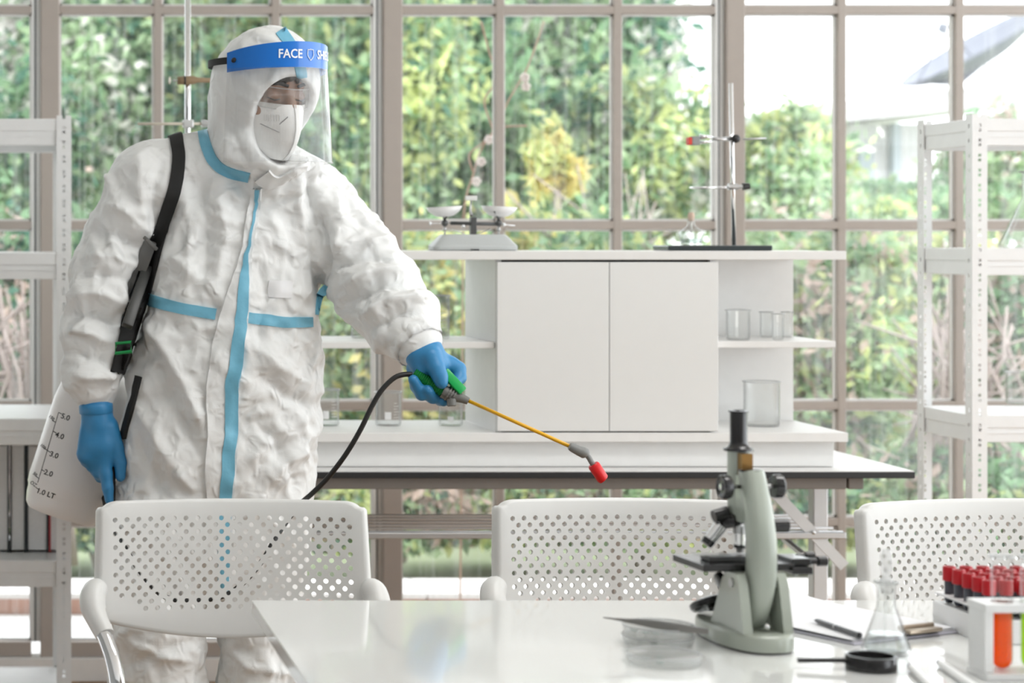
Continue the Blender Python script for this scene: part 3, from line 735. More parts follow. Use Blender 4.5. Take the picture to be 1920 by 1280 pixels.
MB().tube([Vector((c.x+R_*math.cos(a), c.y+R_*math.sin(a), c.z)) for a in np.linspace(0, 2*PI, 25)], .0025, 8, False).tube([Vector((c.x+R_, c.y, c.z)), BP(1373, 351, .02)], .003, 8).build('ring', CHROME, rs, True)
MB().tube([BP(1365, 350, .02), BP(1382, 350, .02)], .008, 10).tube([BP(1382, 350, .02), BP(1392, 350, .02)], .005, 10).build('ring_boss', STEEL, rs, 40)
MB().tube([BP(1393, 350, .02), BP(1405, 349, .02)], [.009, .0075], 12).build('ring_knob', BLACK, rs, 40)
# spirit lamp
sp = BP(1296, 470); sp.z = zz+.0132
sl_ = thing('spirit_lamp', sp, 'clear glass spirit lamp bottle with cork beside the ring stand', 'lamp')
Ms = Matrix.Translation(sp)
MB().lathe([(0, 0), (.02, 0), (.024, .003), (.0315, .026), (.031, .031), (.012, .045), (.0095, .05), (.0095, .062), (.0115, .064), (.008, .064), (.008, .05), (.0105, .044), (.029, .031), (.0295, .026), (.022, .005), (0, .004)], 28, Ms).build('bottle', LABG, sl_, 50)
MB().lathe([(0, .004), (.0215, .005), (.026, .016), (.0, .016)], 28, Ms).build('spirit', glass('spirit_liquid', (.93, .96, .97), 1.2, .03), sl_, 50)
MB().lathe([(.0075, .058), (.0085, .070), (.0065, .078), (0, .079)], 14, Ms).build('cork', mat('cork', (.66, .50, .40), .9, scale=150, noise_amt=.3), sl_, 40)
MB().tube([Vector((0, 0, .03))+sp, Vector((0, 0, .062))+sp], .0028, 8).build('wick', mat('cotton_white', (.85, .84, .80), .9), sl_, True)

# second stand behind the person
st2 = thing('clamp_stand', W(352, 470, 5.05), 'tall steel clamp stand with wooden clamp behind the shoulder', 'stand')
def SP(u, v, dy=0): return W(u, v, 5.05+dy)
p0 = SP(352, 470); p0.z = zt
MB().box(p0.x-.06, p0.x+.06, p0.y-.09, p0.y+.07, zt, zt+.009, .003).build('base_plate', MATS['black_enamel'], st2)
MB().tube([Vector((p0.x, p0.y, zt+.009)), SP(352, -30)], .0072, 14).build('rod', CHROME, st2, True)
WOOD = mat('clamp_wood', (.30, .21, .12), .6, scale=20, noise_amt=.3)
MB().tube([SP(333, 151, -.012), SP(347, 151, -.012), SP(362, 150, -.012), SP(372, 150, -.012), SP(420, 151, -.012)], [.0095, .0105, .0105, .0062, .0055], 12).build('wooden_clamp', WOOD, st2, True)
MB().tube([SP(345, 151, -.0125), SP(348, 151, -.0125)], .0112, 12).build('clamp_band', BLACK, st2, True)
MB().tube([SP(324, 151, -.012), SP(334, 151, -.012)], .0018, 8).build('clamp_screw', STEEL, st2, True)
MB().lathe([(.0025, 0), (.0085, .001), (.0085, .005), (.0025, .006)], 12, axisM(SP(316, 151, -.012), (1, 0, 0))).build('wing_nut', mat('ivory_plastic', (.75, .70, .60), .5), st2, 40)
MB().tube([SP(258, 232, -.014), SP(395, 232, -.014)], .0035, 10).build('cross_rod', mat('ivory_rod', (.68, .62, .52), .4), st2, True)
MB().box(p0.x-.013, p0.x+.013, p0.y-.022, p0.y+.008, SP(352, 240).z, SP(352, 225).z, .003).build('boss_head', ALU, st2)
MB().tube([SP(378, 232, -.014), SP(396, 232, -.014)], .0085, 10).build('rod_grip', STEEL, st2, 40)

# ------------------------------------------------------------------ front table
tx0, tx1, ty0, ty1 = .3576, 2.35, 2.05, 3.085
TABW = mat('white_glass_top', (.82, .83, .815), .10, coat=.4, noise_amt=.015, scale=5)
tb = thing('table', ((tx0+tx1)/2, (ty0+ty1)/2, 0), 'glossy white laboratory table in the foreground', 'table')
MB().box(tx0, tx1, ty0, ty1, .729, .75, .001).build('top', TABW, tb)
for xx in (tx0+.06, tx1-.12):
    for yy in (ty0+.08, ty1-.14):
        MB().box(xx, xx+.045, yy, yy+.045, 0, .729, .003).build('leg', WSTEEL, tb)
MB().box(tx0+.11, tx1-.12, ty1-.13, ty1-.105, .68, .729).build('apron', WSTEEL, tb)
MB().box(tx0+.11, tx1-.12, ty0+.09, ty0+.115, .68, .729).build('apron', WSTEEL, tb)

# ------------------------------------------------------------------ chairs
def make_chair(label):
    ch = thing('perforated_chair', (0, 0, 0), label, 'chair', 'white perforated chairs behind the table')
    hw = .207; NI, NJ = 40, 14; cw = .0095; chh = .0106; z0 = .6975; r = .0041; ztop = .869
    def surf(xx, zz, off):
        y = -.036*(xx/hw)**2+(zz-.70)*.16
        nx = .072*xx/hw/hw; n = Vector((nx, 1, -.16)).normalized()
        return Vector((xx, y, zz))+n*off
    me = bmesh.new(); lat = {}
    def lv(i, j, side):
        k = (i, j, side)
        if k not in lat: lat[k] = me.verts.new(surf((i/2-NI/2)*cw, z0+j/2*chh, .006*side))
        return lat[k]
    for i in range(NI):
        for j in range(NJ):
            hole = (i+j) % 2 == 1
            if j < 2 and (i < 3+(1-j)*1 or i > NI-4-(1-j)): hole = False
            per = [(2*i+2, 2*j+1), (2*i+2, 2*j+2), (2*i+1, 2*j+2), (2*i, 2*j+2), (2*i, 2*j+1), (2*i, 2*j), (2*i+1, 2*j), (2*i+2, 2*j)]
            rings = []
            for side in (0, 1):
                P = [lv(a, b, side) for a, b in per]
                if not hole: me.faces.new(P if side else P[::-1]); continue
                cx = (i+.5-NI/2)*cw; cz = z0+(j+.5)*chh
                Rg = [me.verts.new(surf(cx+r*math.cos(k*PI/4), cz+r*math.sin(k*PI/4), .006*side)) for k in range(8)]
                for k in range(8):
                    q = [P[k], P[(k+1) % 8], Rg[(k+1) % 8], Rg[k]]; me.faces.new(q if side else q[::-1])
                rings.append(Rg)
            if hole:
                for k in range(8): me.faces.new([rings[0][k], rings[0][(k+1) % 8], rings[1][(k+1) % 8], rings[1][k]])
    per = [(i, 0) for i in range(2*NI)]+[(2*NI, j) for j in range(2*NJ)]+[(i, 2*NJ) for i in range(2*NI, 0, -1)]+[(0, j) for j in range(2*NJ, 0, -1)]
    def outl(i, j, g):
        a = i/NI-1; b = j/NJ-1; c = max(0, (abs(a)+abs(b)-1.84)/.16); c = c*c
        if b > 0: zz = .86+.009*b if False else z0+(ztop-z0)*(j/(2*NJ))
        zz = z0-.007-.034*(1-a*a) if j == 0 else (ztop if j == 2*NJ else z0-.007+(ztop-z0+.007)*(j/(2*NJ)))
        xx = a*(hw+.005*(1-j/(2*NJ))) if j in (0, 2*NJ) else math.copysign(hw+.005*(1-j/(2*NJ)), a)
        if b > 0: xx -= math.copysign(.010*c, a); zz -= .008*c
        nrm = Vector((xx, 0, (zz-.765)*1.6)).normalized()
        return xx+nrm.x*g, zz+nrm.z*g
    R0 = [lat[(i, j, 0)] for i, j in per]; R1 = [lat[(i, j, 1)] for i, j in per]
    def ring(g, off): return [me.verts.new(surf(*outl(i, j, g), off)) for i, j in per]
    seq = [R0, ring(-.005, 0), ring(0, .0015), ring(.0022, .006), ring(.0026, .016), ring(.0018, .021), ring(-.001, .021), ring(-.003, .008), R1]
    n = len(per)
    for A, Bq in zip(seq[:-1], seq[1:]):
        for k in range(n): me.faces.new([A[k], A[(k+1) % n], Bq[(k+1) % n], Bq[k]])
    bmesh.ops.recalc_face_normals(me, faces=me.faces)
    for f in me.faces: f.smooth = True
    for e in me.edges:
        if len(e.link_faces) == 2 and e.calc_face_angle(0) > math.radians(50): e.smooth = False
    m = bpy.data.meshes.new('backrest'); me.to_mesh(m); me.free(); m.materials.append(WHITEPLA)
    link('backrest', m, (0, 0, 0), ch)
    for s_ in (-1, 1):
        MB().tube(spline([(s_*.206, -.020, .742), (s_*.221, -.034, .728), (s_*.221, -.056, .705), (s_*.205, -.088, .674)], 5), [.009]+[.014]+[.017, .019, .0202]+[.0205]*5+[.0185, .0175, .0165, .016, .0155, .015], 14).build('arm_sleeve', WHITEPLA, ch, 60)
        MB().tube(spline([(s_*.213, -.078, .684), (s_*.203, -.098, .666), (s_*.193, -.122, .635), (s_*.187, -.138, .585), (s_*.184, -.146, .45), (s_*.184, -.155, .02)], 6), .0122, 14).build('front_leg', CHROME, ch, True)
        MB().tube(spline([(s_*.190, -.13, .43), (s_*.195, .0, .42), (s_*.2, .06, .36), (s_*.2, .10, .02)], 6), .0122, 12).build('rear_leg', CHROME, ch, True)
        for yy in (-.155, .10): MB().tube([(s_*(.184 if yy < 0 else .2), yy, 0), (s_*(.184 if yy < 0 else .2), yy, .022)], .015, 12).build('foot_cap', BLACK, ch)
    P = []
    for i in range(9):
        row = []
        for j in range(9):
            a = (i/4-1); b_ = (j/4-1); row.append(Vector((a*.2, -.24+b_*.2, .447+.010*(a*a)-.012*max(0, -b_-.5))))
        P.append(row)
    top = MB().grid(P); mm = MB(); mm.grid(P); mm.grid([[p-Vector((0, 0, .03)) for p in row] for row in P])
    bd = lambda Q: [Q[0][j] for j in range(9)]+[Q[i][8] for i in range(1, 9)]+[Q[8][j] for j in range(7, -1, -1)]+[Q[i][0] for i in range(7, 0, -1)]
    b0 = bd(P); mm.grid([b0, [p-Vector((0, 0, .03)) for p in b0]], wrap=True)
    mm.build('seat', WHITEPLA, ch, 40)
    return ch
ch1 = make_chair('white perforated chair in front of the person at the table corner')
ch2 = copy_tree(ch1); ch2['label'] = 'white perforated chair between the person and the microscope'
ch3 = copy_tree(ch1); ch3['label'] = 'white perforated chair behind the flask at the right'
ch1.location = (.351, 3.30, .0); ch2.location = (.985, 3.31, .005); ch3.location = (1.545, 3.30, .0)
ch2.rotation_euler.z = math.radians(-3); ch2.location.z = 0; ch3.rotation_euler.z = math.radians(7)

# ------------------------------------------------------------------ microscope
TZ = .7502
mo = Vector((.979, 2.73, TZ)); aM = math.radians(6)
mic = thing('microscope', mo, 'pale green student microscope with black eyepiece on the table', 'microscope')
fw_ = Vector((-math.sin(aM), math.cos(aM), 0)); lt_ = Vector((math.cos(aM), math.sin(aM), 0))
MA = Matrix(((fw_.x, lt_.x, 0, mo.x), (fw_.y, lt_.y, 0, mo.y), (0, 0, 1, mo.z), (0, 0, 0, 1)))   # local (forward, lateral, up)
def L(f, l, zq): return MA @ Vector((f, l, zq))
ENA = mat('pale_green_enamel', (.41, .445, .385), .28, coat=.4, noise_amt=.03)
BLK = mat('black_enamel_gloss', (.012, .011, .012), .25, coat=.3)
pts = []
for k in range(40):
    a = 2*PI*k/40; c_, s_ = math.cos(a), math.sin(a)
    f = .042+.097*math.copysign(abs(c_)**.8, c_); l = (.046-.006*(c_ > 0)*c_)*math.copysign(abs(s_)**.75, s_)
    pts.append((f, l))
mb = MB(); rows = []
for (g, zq) in ((1, .0025), (1.0, .019), (.97, .0225), (.93, .0235)):
    rows.append([L(.042+(f-.042)*g, l*g, zq) for f, l in pts])
mb.grid(rows, wrap=True); n = len(pts); mb.f.append(tuple(range(3*n, 4*n))); mb.f.append(tuple(range(n-1, -1, -1))); mb.mi += [0, 0]
mb.build('base', ENA, mic, 50)
mb = MB(); mb.grid([[L(.042+(f-.042)*.985, l*.985, zq) for f, l in pts] for zq in (0, .0024)], wrap=True); mb.f.append(tuple(range(n))); mb.f.append(tuple(range(2*n-1, n-1, -1))); mb.mi += [0, 0]
mb.build('base_pad', BLK, mic)
for l0, l1 in ((-.034, -.021), (.021, .034)):
    poly = [(-.034, .0232), (.062, .0232), (.028, .088), (.012, .098), (-.012, .098), (-.02, .085)]
    mb = MB(); mb.prism(poly, l0, l1, MA); mb.build('pillar', ENA, mic, 30)
MB().prism([(.0, .0232), (.055, .0232), (.05, .045), (.01, .05)], -.021, .021, MA).build('pillar_web', ENA, mic)
MB().tube([L(.0, -.036, .085), L(.0, .036, .085)], .006, 12).build('pivot', STEEL, mic, 40)
MB().sphere(L(-.02, .004, .03), .005, 10, 8).build('screw', CHROME, mic, True)
spn = spline([Vector(p) for p in ((.016, 0, .2285), (.006, 0, .205), (-.006, 0, .17), (-.013, 0, .135), (-.012, 0, .095), (-.002, 0, .06), (.006, 0, .036), (.012, 0, .03))], 5)
prof = np.interp(np.linspace(0, 7, len(spn)), range(8), [.0145, .016, .0172, .0178, .0175, .0165, .013, .006]); proff = np.interp(np.linspace(0, 7, len(spn)), range(8), [.017, .0185, .019, .020, .0205, .019, .015, .006])
rows = []
for i, p in enumerate(spn):
    t = (spn[min(i+1, len(spn)-1)]-spn[max(i-1, 0)]).normalized(); nn = Vector((-t.z, 0, t.x))
    if i == 0: nn = Vector((1, 0, 0))
    row = []
    for k in range(24):
        a = 2*PI*k/24; c_, s_ = math.cos(a), math.sin(a)
        q = p+nn*proff[i]*math.copysign(abs(c_)**.75, c_)+Vector((0, prof[i]*math.copysign(abs(s_)**.75, s_), 0)); row.append(L(q.x, q.y, q.z))
    rows.append(row)
mb = MB().grid(rows, wrap=True); k = len(rows); mb.f += [tuple(range(24)), tuple((k-1)*24+j for j in range(23, -1, -1))]; mb.mi += [0, 0]
mb.build('arm', ENA, mic, 50)
MB().grid([[L(.016+q*.0175*math.cos(a), q*.015*math.sin(a), .2288+zq) for a in np.linspace(0, 2*PI, 24, endpoint=False)] for q, zq in ((1.04, 0), (1.04, .0025), (.0001, .0026))], wrap=True).build('arm_cap', BLK, mic)
def cylL(p, q, r0, r1=None, n=20): return MB().tube([L(*p), L(*q)], [r0, r1 or r0], n)
cylL((.052, 0, .168), (.052, 0, .2535), .0145).build('tube', ENA, mic, 40)
MB().box(.026, .042, -.0075, .0075, .222, .2505, M=MA).build('rack_strip', mat('brass', (.28, .155, .05), .3, .8), mic)
MB().box(.022, .042, -.010, .010, .16, .222, .001, M=MA).build('focus_slide', ENA, mic)
MB().lathe([(.012, .2515), (.0195, .2525), (.0195, .2555), (.014, .258), (.012, .262), (.0112, .264), (.0112, .303), (.0128, .304), (.0128, .306), (.009, .3065), (.008, .301), (0, .301)], 28, MA @ Matrix.Translation((.052, 0, 0))).build('eyepiece', BLK, mic, 40)
MB().lathe([(0, .3015), (.008, .3015), (.006, .304), (0, .3048)], 20, MA @ Matrix.Translation((.052, 0, 0))).build('eye_lens', glass('lens_glass', (.6, .65, .7), 3, .05), mic, 40)
for s_ in (-1, 1):
    ax = MB().tube([L(.016, s_*.015, .2085), L(.016, s_*.040, .2085)], .003, 10); ax.build('knob_shaft', STEEL, mic, True)
    kn = MB().lathe([(.005, 0), (.0148, .001), (.0160, .004), (.0160, .011), (.0145, .013), (.010, .0125), (.008, .011), (0, .011)], 32, axisM(L(.016, s_*.029, .2085), lt_*s_)).build('focus_knob', BLK, mic, 35)
    MB().lathe([(0, .0112), (.0042, .0112), (.0042, .0135), (0, .014)], 14, axisM(L(.016, s_*.029, .2085), lt_*s_)).build('knob_cap', CHROME, kn, 40)
MB().tube([L(.006, .018, .158), L(.006, .045, .158)], .0088, 16).build('fine_focus_knob', BLK, mic, 40)
# nosepiece and objectives
nc = L(.052, 0, .158)
MB().lathe([(.012, .0), (.0185, .002), (.0195, .007), (.017, .014), (.0125, .019), (0, .0195)], 28, axisM(L(.055, -.006, .151), (lt_*-.30+fw_*.1+Vector((0, 0, 1))))).build('nosepiece', BLK, mic, 40)
MB().tube([L(.05, -.016, .170), L(.05, -.036, .165)], [.0095, .0085], 16).build('nosepiece_grip', BLK, mic, 40)
cylL((.052, .002, .152), (.052, .002, .142), .0095).build('objective_mount', STEEL, mic, 40)
o1 = cylL((.052, .002, .144), (.052, .002, .124), .0088, .0078).build('objective', CHROME, mic, 40)
cylL((.052, .002, .127), (.052, .002, .1225), .0084).build('objective_band', BLK, o1, 40)
cylL((.052, .002, .1225), (.052, .002, .117), .0055, .0045).build('objective_tip', STEEL, o1, 40)
d_ = Vector((.02, -.62, -.78)).normalized(); q0 = Vector((.055, -.024, .152))
qq = lambda t: tuple(q0+d_*t)
o2 = cylL(qq(0), qq(.024), .0095, .0082).build('objective', CHROME, mic, 40)
cylL(qq(.024), qq(.032), .0088, .0078).build('objective_band', BLK, o2, 40)
cylL((.068, .012, .150), (.07, .018, .135), .006).build('objective_short', CHROME, mic, 40)
# stage
MB().prism([(0, 0), (0, 0)], 0, 0) if False else None
MB().box(.006, .102, -.070, .055, .0985, .1075, .001, M=MA).build('stage', BLK, mic)
MB().box(.03, .06, -.05, .03, .1078, .1145, .0008, M=MA).build('stage_carriage', mat('stage_grey', (.10, .10, .10), .35), mic)
MB().box(.036, .062, -.062, -.018, .1146, .1158, M=MA).build('glass_slide', glass('slide_glass', (.9, .92, .92), 2, .1), mic)
MB().box(.014, .06, .056, .082, .103, .1125, .001, M=MA).build('stage_arm', BLK, mic)
MB().box(.0, .05, .05, .078, .094, .103, .001, M=MA).build('stage_bracket', BLK, mic)
MB().tube([L(.02, .08, .108), L(.02, .104, .108)], [.0045, .004], 12).tube([L(.02, .094, .108), L(.02, .106, .108)], .0068, 14).build('stage_knob', BLK, mic, 40)
MB().tube([L(.05, .08, .110), L(.05, .104, .110)], [.004, .004], 12).tube([L(.05, .092, .110), L(.05, .104, .110)], .0062, 14).build('stage_knob', BLK, mic, 40)
cylL((.052, -.004, .0985), (.052, -.004, .082), .017, .014).build('condenser', ENA, mic, 40)
MB().lathe([(.006, 0), (.0115, .003), (.011, .010), (.008, .012), (0, .012)], 18, axisM(L(.05, -.020, .082), (lt_*-1+Vector((0, 0, -.35))))).build('condenser_knob', BLK, mic, 40)
MB().box(.005, .04, -.016, .016, .07, .0985, .002, M=MA).build('stage_support', ENA, mic)
MB().lathe([(0, 0), (.024, 0), (.026, .003), (.026, .008), (.023, .010), (0, .0085)], 28, axisM(L(.10, -.018, .036), (lt_*-.2+fw_*.5+Vector((0, 0, 1))))).build('mirror', [BLK], mic, 40)
MB().tube([L(.10, -.018, .034), L(.075, -.005, .045), L(.05, 0, .05)], .004, 8).build('mirror_arm', BLK, mic, True)

# ------------------------------------------------------------------ petri dishes
PG = glass('petri_plastic', (.992, .995, .993), .9, .10, edge=.97)
def petri(p, label, r=.045, h=.0125, dots=0):
    o = thing('petri_dish', p, label, 'petri dish', 'petri dishes on the table')
    M = Matrix.Translation(p)
    MB().lathe([(0, 0), (r-.002, 0), (r-.001, .001), (r-.001, h-.0015), (r-.0022, h-.0015), (r-.0024, .0015), (0, .0015)], 48, M).build('dish', PG, o, 50)
    MB().lathe([(r-.0004, h*.4), (r+.0012, h*.4), (r+.0012, h), (0, h), (0, h-.0012), (r-.0004, h-.0012)], 48, M, closed=False).build('lid', PG, o, 50)
    MB().lathe([(r-.0002, h-.0014), (r+.0018, h-.0014), (r+.0018, h+.0006), (r-.0002, h+.0006)], 48, M, closed=True).build('lid_rim', glass('glass_rim', (.85, .87, .87), 3.0, .35), o, True)
    g = random.Random(dots)
    for k in range(dots):
        a = g.uniform(0, 6.28); q = g.uniform(.2, .8)*r
        MB().lathe([(0, .0016), (.005, .0016), (.0045, .0035), (0, .004)], 10, M @ Matrix.Translation((q*math.cos(a), q*math.sin(a), 0))).build('culture_spot', mat('culture_green', (.35, .47, .42), .6), o, True)
    return o
p1 = W(1234, 1207, F/1418*1.0); p1 = Vector(((1234-PX)/1418, F/1418, TZ))
petri(p1, 'lower petri dish of the stack under the tweezers', dots=3)
petri(p1+Vector((.001, .001, .0131)), 'upper petri dish of the stack under the tweezers', dots=7)
petri(Vector(((1245-PX)/1485, F/1485, TZ)), 'single petri dish nearest the table front', dots=3)
# tweezers on the stack
ta = W(1131, 1157, F/1430); tb_ = W(1328, 1184, F/1442)
tw = thing('tweezers', (ta+tb_)/2, 'steel tweezers lying across the petri dishes', 'tweezers')
dd = (tb_-ta); side = Vector((dd.y, -dd.x, 0)).normalized()
TWS = mat('tweezer_steel', (.22, .21, .20), .35, .5)
for s_, dz in ((-1, 0), (1, .0)):
    rows = []
    for t, w, o_, g in ((0, .0006, .0006, 0), (.12, .0011, .002, .0), (.3, .0028, .0042, .001), (.45, .0044, .005, .0016), (.7, .0047, .004, .0016), (.9, .0036, .0016, .0008), (1, .0034, .0007, 0)):
        c = ta+dd*t+side*s_*(o_)
        nb = Vector((0, 0, 1))*w
        rows.append([c-nb-side*.0006, c-nb+side*.0006, c+nb+side*.0006, c+nb-side*.0006])
    mb = MB().grid(rows, wrap=True); mb.f += [(0, 1, 2, 3), tuple(len(rows)*4-4+k for k in (3, 2, 1, 0))]; mb.mi += [0, 0]
    mb.build('tweezer_arm', TWS, tw)

# ------------------------------------------------------------------ clipboard, pen
Lc, Bc, Rc, Fc_ = (T(1310, 1146, TZ), T(1505, 1126, TZ), T(1790, 1186, TZ), T(1592, 1211, TZ))
Lc.z = Bc.z = Rc.z = Fc_.z = 0
e1 = (Bc-Lc); e2 = (Fc_-Lc); e1n = e1.normalized(); e2n = Vector((e1n.y, -e1n.x, 0)); ln2 = e2.dot(e2n); ln1 = e1.length
MC = Matrix(((e1n.x, e2n.x, 0, Lc.x), (e1n.y, e2n.y, 0, Lc.y), (0, 0, 1, TZ), (0, 0, 0, 1)))
cb = thing('clipboard', MC @ Vector((ln1/2, ln2/2, 0)), 'clipboard with white papers behind the microscope', 'clipboard')
MB().box(0, ln1, 0, ln2, 0.0003, .0033, .0008, M=MC).build('board', mat('board_lilac_grey', (.50, .49, .56), .6), cb)
PAP = mat('paper_white', (.84, .845, .87), .85, noise_amt=.02)
def sheet(w, l, z0, curl, ox, oy, name='paper_sheet'):
    P = [[MC @ Vector((ox+w*i/12, oy+l*j/16, z0+curl*max(0, (4-j)/4)**2*(1-.5*i/12))) for i in range(13)] for j in range(17)]
    mb = MB().grid(P); mb.grid([[p-Vector((0, 0, .0006)) for p in row] for row in P]); mb.build(name, PAP, cb, True, False)
sheet(ln1-.006, ln2-.006, .0046, .002, .003, .002); sheet(ln1-.004, ln2-.012, .0056, .006, .006, .004); sheet(ln1-.01, ln2-.01, .0066, .014, .001, .003)
MB().box(ln1/2-.004, ln1/2+.058, ln2-.012, ln2+.006, .0068, .012, .002, M=MC).tube([MC @ Vector((ln1/2-.004, ln2-.012, .013)), MC @ Vector((ln1/2+.058, ln2-.012, .013))], .0035, 10).build('clip', mat('brass_clip', (.45, .38, .30), .3, .8), cb, 30)
pa = T(1521, 1163, TZ+.0085); pb = T(1613, 1195, TZ+.0085)
pa.z = pb.z = TZ+.0112
pen = thing('pen', (pa+pb)/2, 'black ballpoint pen lying on the papers', 'pen')
MB().tube([pa.lerp(pb, t) for t in (.1, .16, .95)], [.0022, .0037, .0037], 14).build('barrel', BLK, pen, 40)
MB().tube([pa, pa.lerp(pb, .1)], [.0007, .0021], 10).build('tip', CHROME, pen, 40)
MB().tube([pa.lerp(pb, .5), pa.lerp(pb, .52)], .0039, 14).build('ring', STEEL, pen, 40)
MB().tube([pa.lerp(pb, .955), pa.lerp(pb, .965), pa.lerp(pb, .99), pb], [.0036, .0043, .0042, .002], 14).build('push_button', BLK, pen, 40)

# small flask with water, magnifier
WATER = glass('water', (.90, .92, .92), 1.6, .02)
fp = Vector(((1662-PX)/1451, F/1451, TZ))
fl = flask(fp, .031, .093, .0118, 'small conical flask of clear liquid beside the magnifier', 'flask', .026, WATER)
MB().lathe([(.0075, .078), (.0085, .094), (.006, .098), (.0055, .104), (.0072, .110), (.0074, .126), (.005, .134), (0, .136)], 18, Matrix.Translation(fp)).build('dropper_bulb', glass('frosted_dropper', (.9, .9, .9), 1, .30), fl, True)
MB().tube([fp+Vector((0, 0, .08)), fp+Vector((-.004, 0, .006))], .0022, 8).build('dropper_stem', LABG, fl, True)
mp = Vector(((1633-PX)/1507, F/1507, TZ))
mg = thing('magnifying_glass', mp, 'black magnifying glass with thin handle lying on the table', 'magnifier')
Mm = Matrix.Translation(mp)
MB().lathe([(.0285, .0), (.0307, .001), (.0307, .0165), (.0295, .018), (.0275, .018), (.027, .016), (.027, .002)], 40, Mm, closed=True).build('frame', BLK, mg, 50)
MB().lathe([(0, .005), (.0268, .0075), (.0268, .0085), (0, .011)], 32, Mm).build('lens', glass('magnifier_lens', (.9, .92, .9), 1.6, .04), mg, 50)
MB().tube([mp+Vector((-.0300, .002, .011)), mp+Vector((-.036, .002, .011)), mp+Vector((-.088, .009, .0095))], [.0042, .0032, .0032], 12).build('handle', BLK, mg, 50)
# small white capped tubes at the front
for k, (u, v, du, dv_) in enumerate(((1706, 1250, 62, 62), (1760, 1243, 75, 52))):
    a = T(u, v, TZ+.004); b = T(u+du, v+dv_, TZ+.004); a.z = b.z = TZ+.0052
    o = thing('sample_tube', (a+b)/2, ['white plastic tube with dark end, left of two by the tube stand', 'white plastic tube with dark end, right of two by the tube stand'][k], 'tube', 'white tubes on the table front')
    MB().tube([a.lerp(b, .06), b], .005, 14).build('barrel', mat('white_tube', (.86, .86, .86), .35), o, 40)
    MB().tube([a, a.lerp(b, .06)], [.0035, .004], 12).build('plug', mat('grey_violet_plug', (.16, .13, .18), .5), o, 40)

# ------------------------------------------------------------------ test tube stand with orange and green tubes
WPL = mat('rack_white_plastic', (.82, .82, .82), .3)
ry = 2.546; rsx = F/ry
X0 = (1832-PX)/rsx; X1 = X0+.165
tr = thing('test_tube_stand', ((X0+X1)/2, ry, TZ), 'white plastic test tube stand at the right table edge', 'test tube rack')
tubes = [(1880-PX)/rsx+.036*k for k in range(4)]
def holed(z0, z1, y0, y1, name, xs, r):
    m = MB(); xa = X0
    cuts = []
    for xx in xs: cuts += [(xx-r*1.35, xx+r*1.35, xx)]
    prev = X0
    for a_, b_, xx in cuts:
        m.box(prev, a_, y0, y1, z0, z1)
        ym = (y0+y1)/2; sq = [(b_, ym), (b_, y1), (xx, y1), (a_, y1), (a_, ym), (a_, y0), (xx, y0), (b_, y0)]
        for zq in (z0, z1):
            vs = [Vector((px, py, zq)) for px, py in sq]+[Vector((xx+r*math.cos(q*PI/4), ym+r*math.sin(q*PI/4), zq)) for q in range(8)]
            m.add(vs, [(q, (q+1) % 8, 8+(q+1) % 8, 8+q) for q in range(8)])
        vs = [Vector((xx+r*math.cos(q*PI/4), ym+r*math.sin(q*PI/4), zq)) for zq in (z0, z1) for q in range(8)]
        m.add(vs, [(q, (q+1) % 8, 8+(q+1) % 8, 8+q) for q in range(8)])
        m.box(a_, b_, y0, y0+.0005, z0, z1).box(a_, b_, y1-.0005, y1, z0, z1)
        prev = b_
    m.box(prev, X1, y0, y1, z0, z1); return m.build(name, WPL, tr)
holed(TZ+.082, TZ+.0915, ry-.024, ry+.028, 'top_plate', tubes, .0142)
MB().box(X0, X1, ry-.026, ry+.03, TZ, TZ+.008, .001).build('base_plate', WPL, tr)
MB().box(X0, X0+.011, ry-.02, ry+.024, TZ+.008, TZ+.082, .001).build('end_wall', WPL, tr)
MB().box(X1-.011, X1, ry-.02, ry+.024, TZ+.008, TZ+.082, .001).build('end_wall', WPL, tr)
def dye(name, col):
    """clear coloured liquid: tinted see-through with some scattering"""
    if name in MATS: return MATS[name]
    m = bpy.data.materials.new(name); m.use_nodes = True; nt = m.node_tree; nt.nodes.clear()
    out = nt.nodes.new('ShaderNodeOutputMaterial'); tr = nt.nodes.new('ShaderNodeBsdfTransparent'); tr.inputs[0].default_value = (*col, 1)
    d = nt.nodes.new('ShaderNodeBsdfDiffuse'); d.inputs[0].default_value = (*col, 1); t = nt.nodes.new('ShaderNodeBsdfTranslucent'); t.inputs[0].default_value = (*col, 1)
    m1 = nt.nodes.new('ShaderNodeMixShader'); m1.inputs[0].default_value = .5; nt.links.new(d.outputs[0], m1.inputs[1]); nt.links.new(t.outputs[0], m1.inputs[2])
    m2 = nt.nodes.new('ShaderNodeMixShader'); m2.inputs[0].default_value = .5; nt.links.new(tr.outputs[0], m2.inputs[1]); nt.links.new(m1.outputs[0], m2.inputs[2])
    nt.links.new(m2.outputs[0], out.inputs[0]); MATS[name] = m; return m
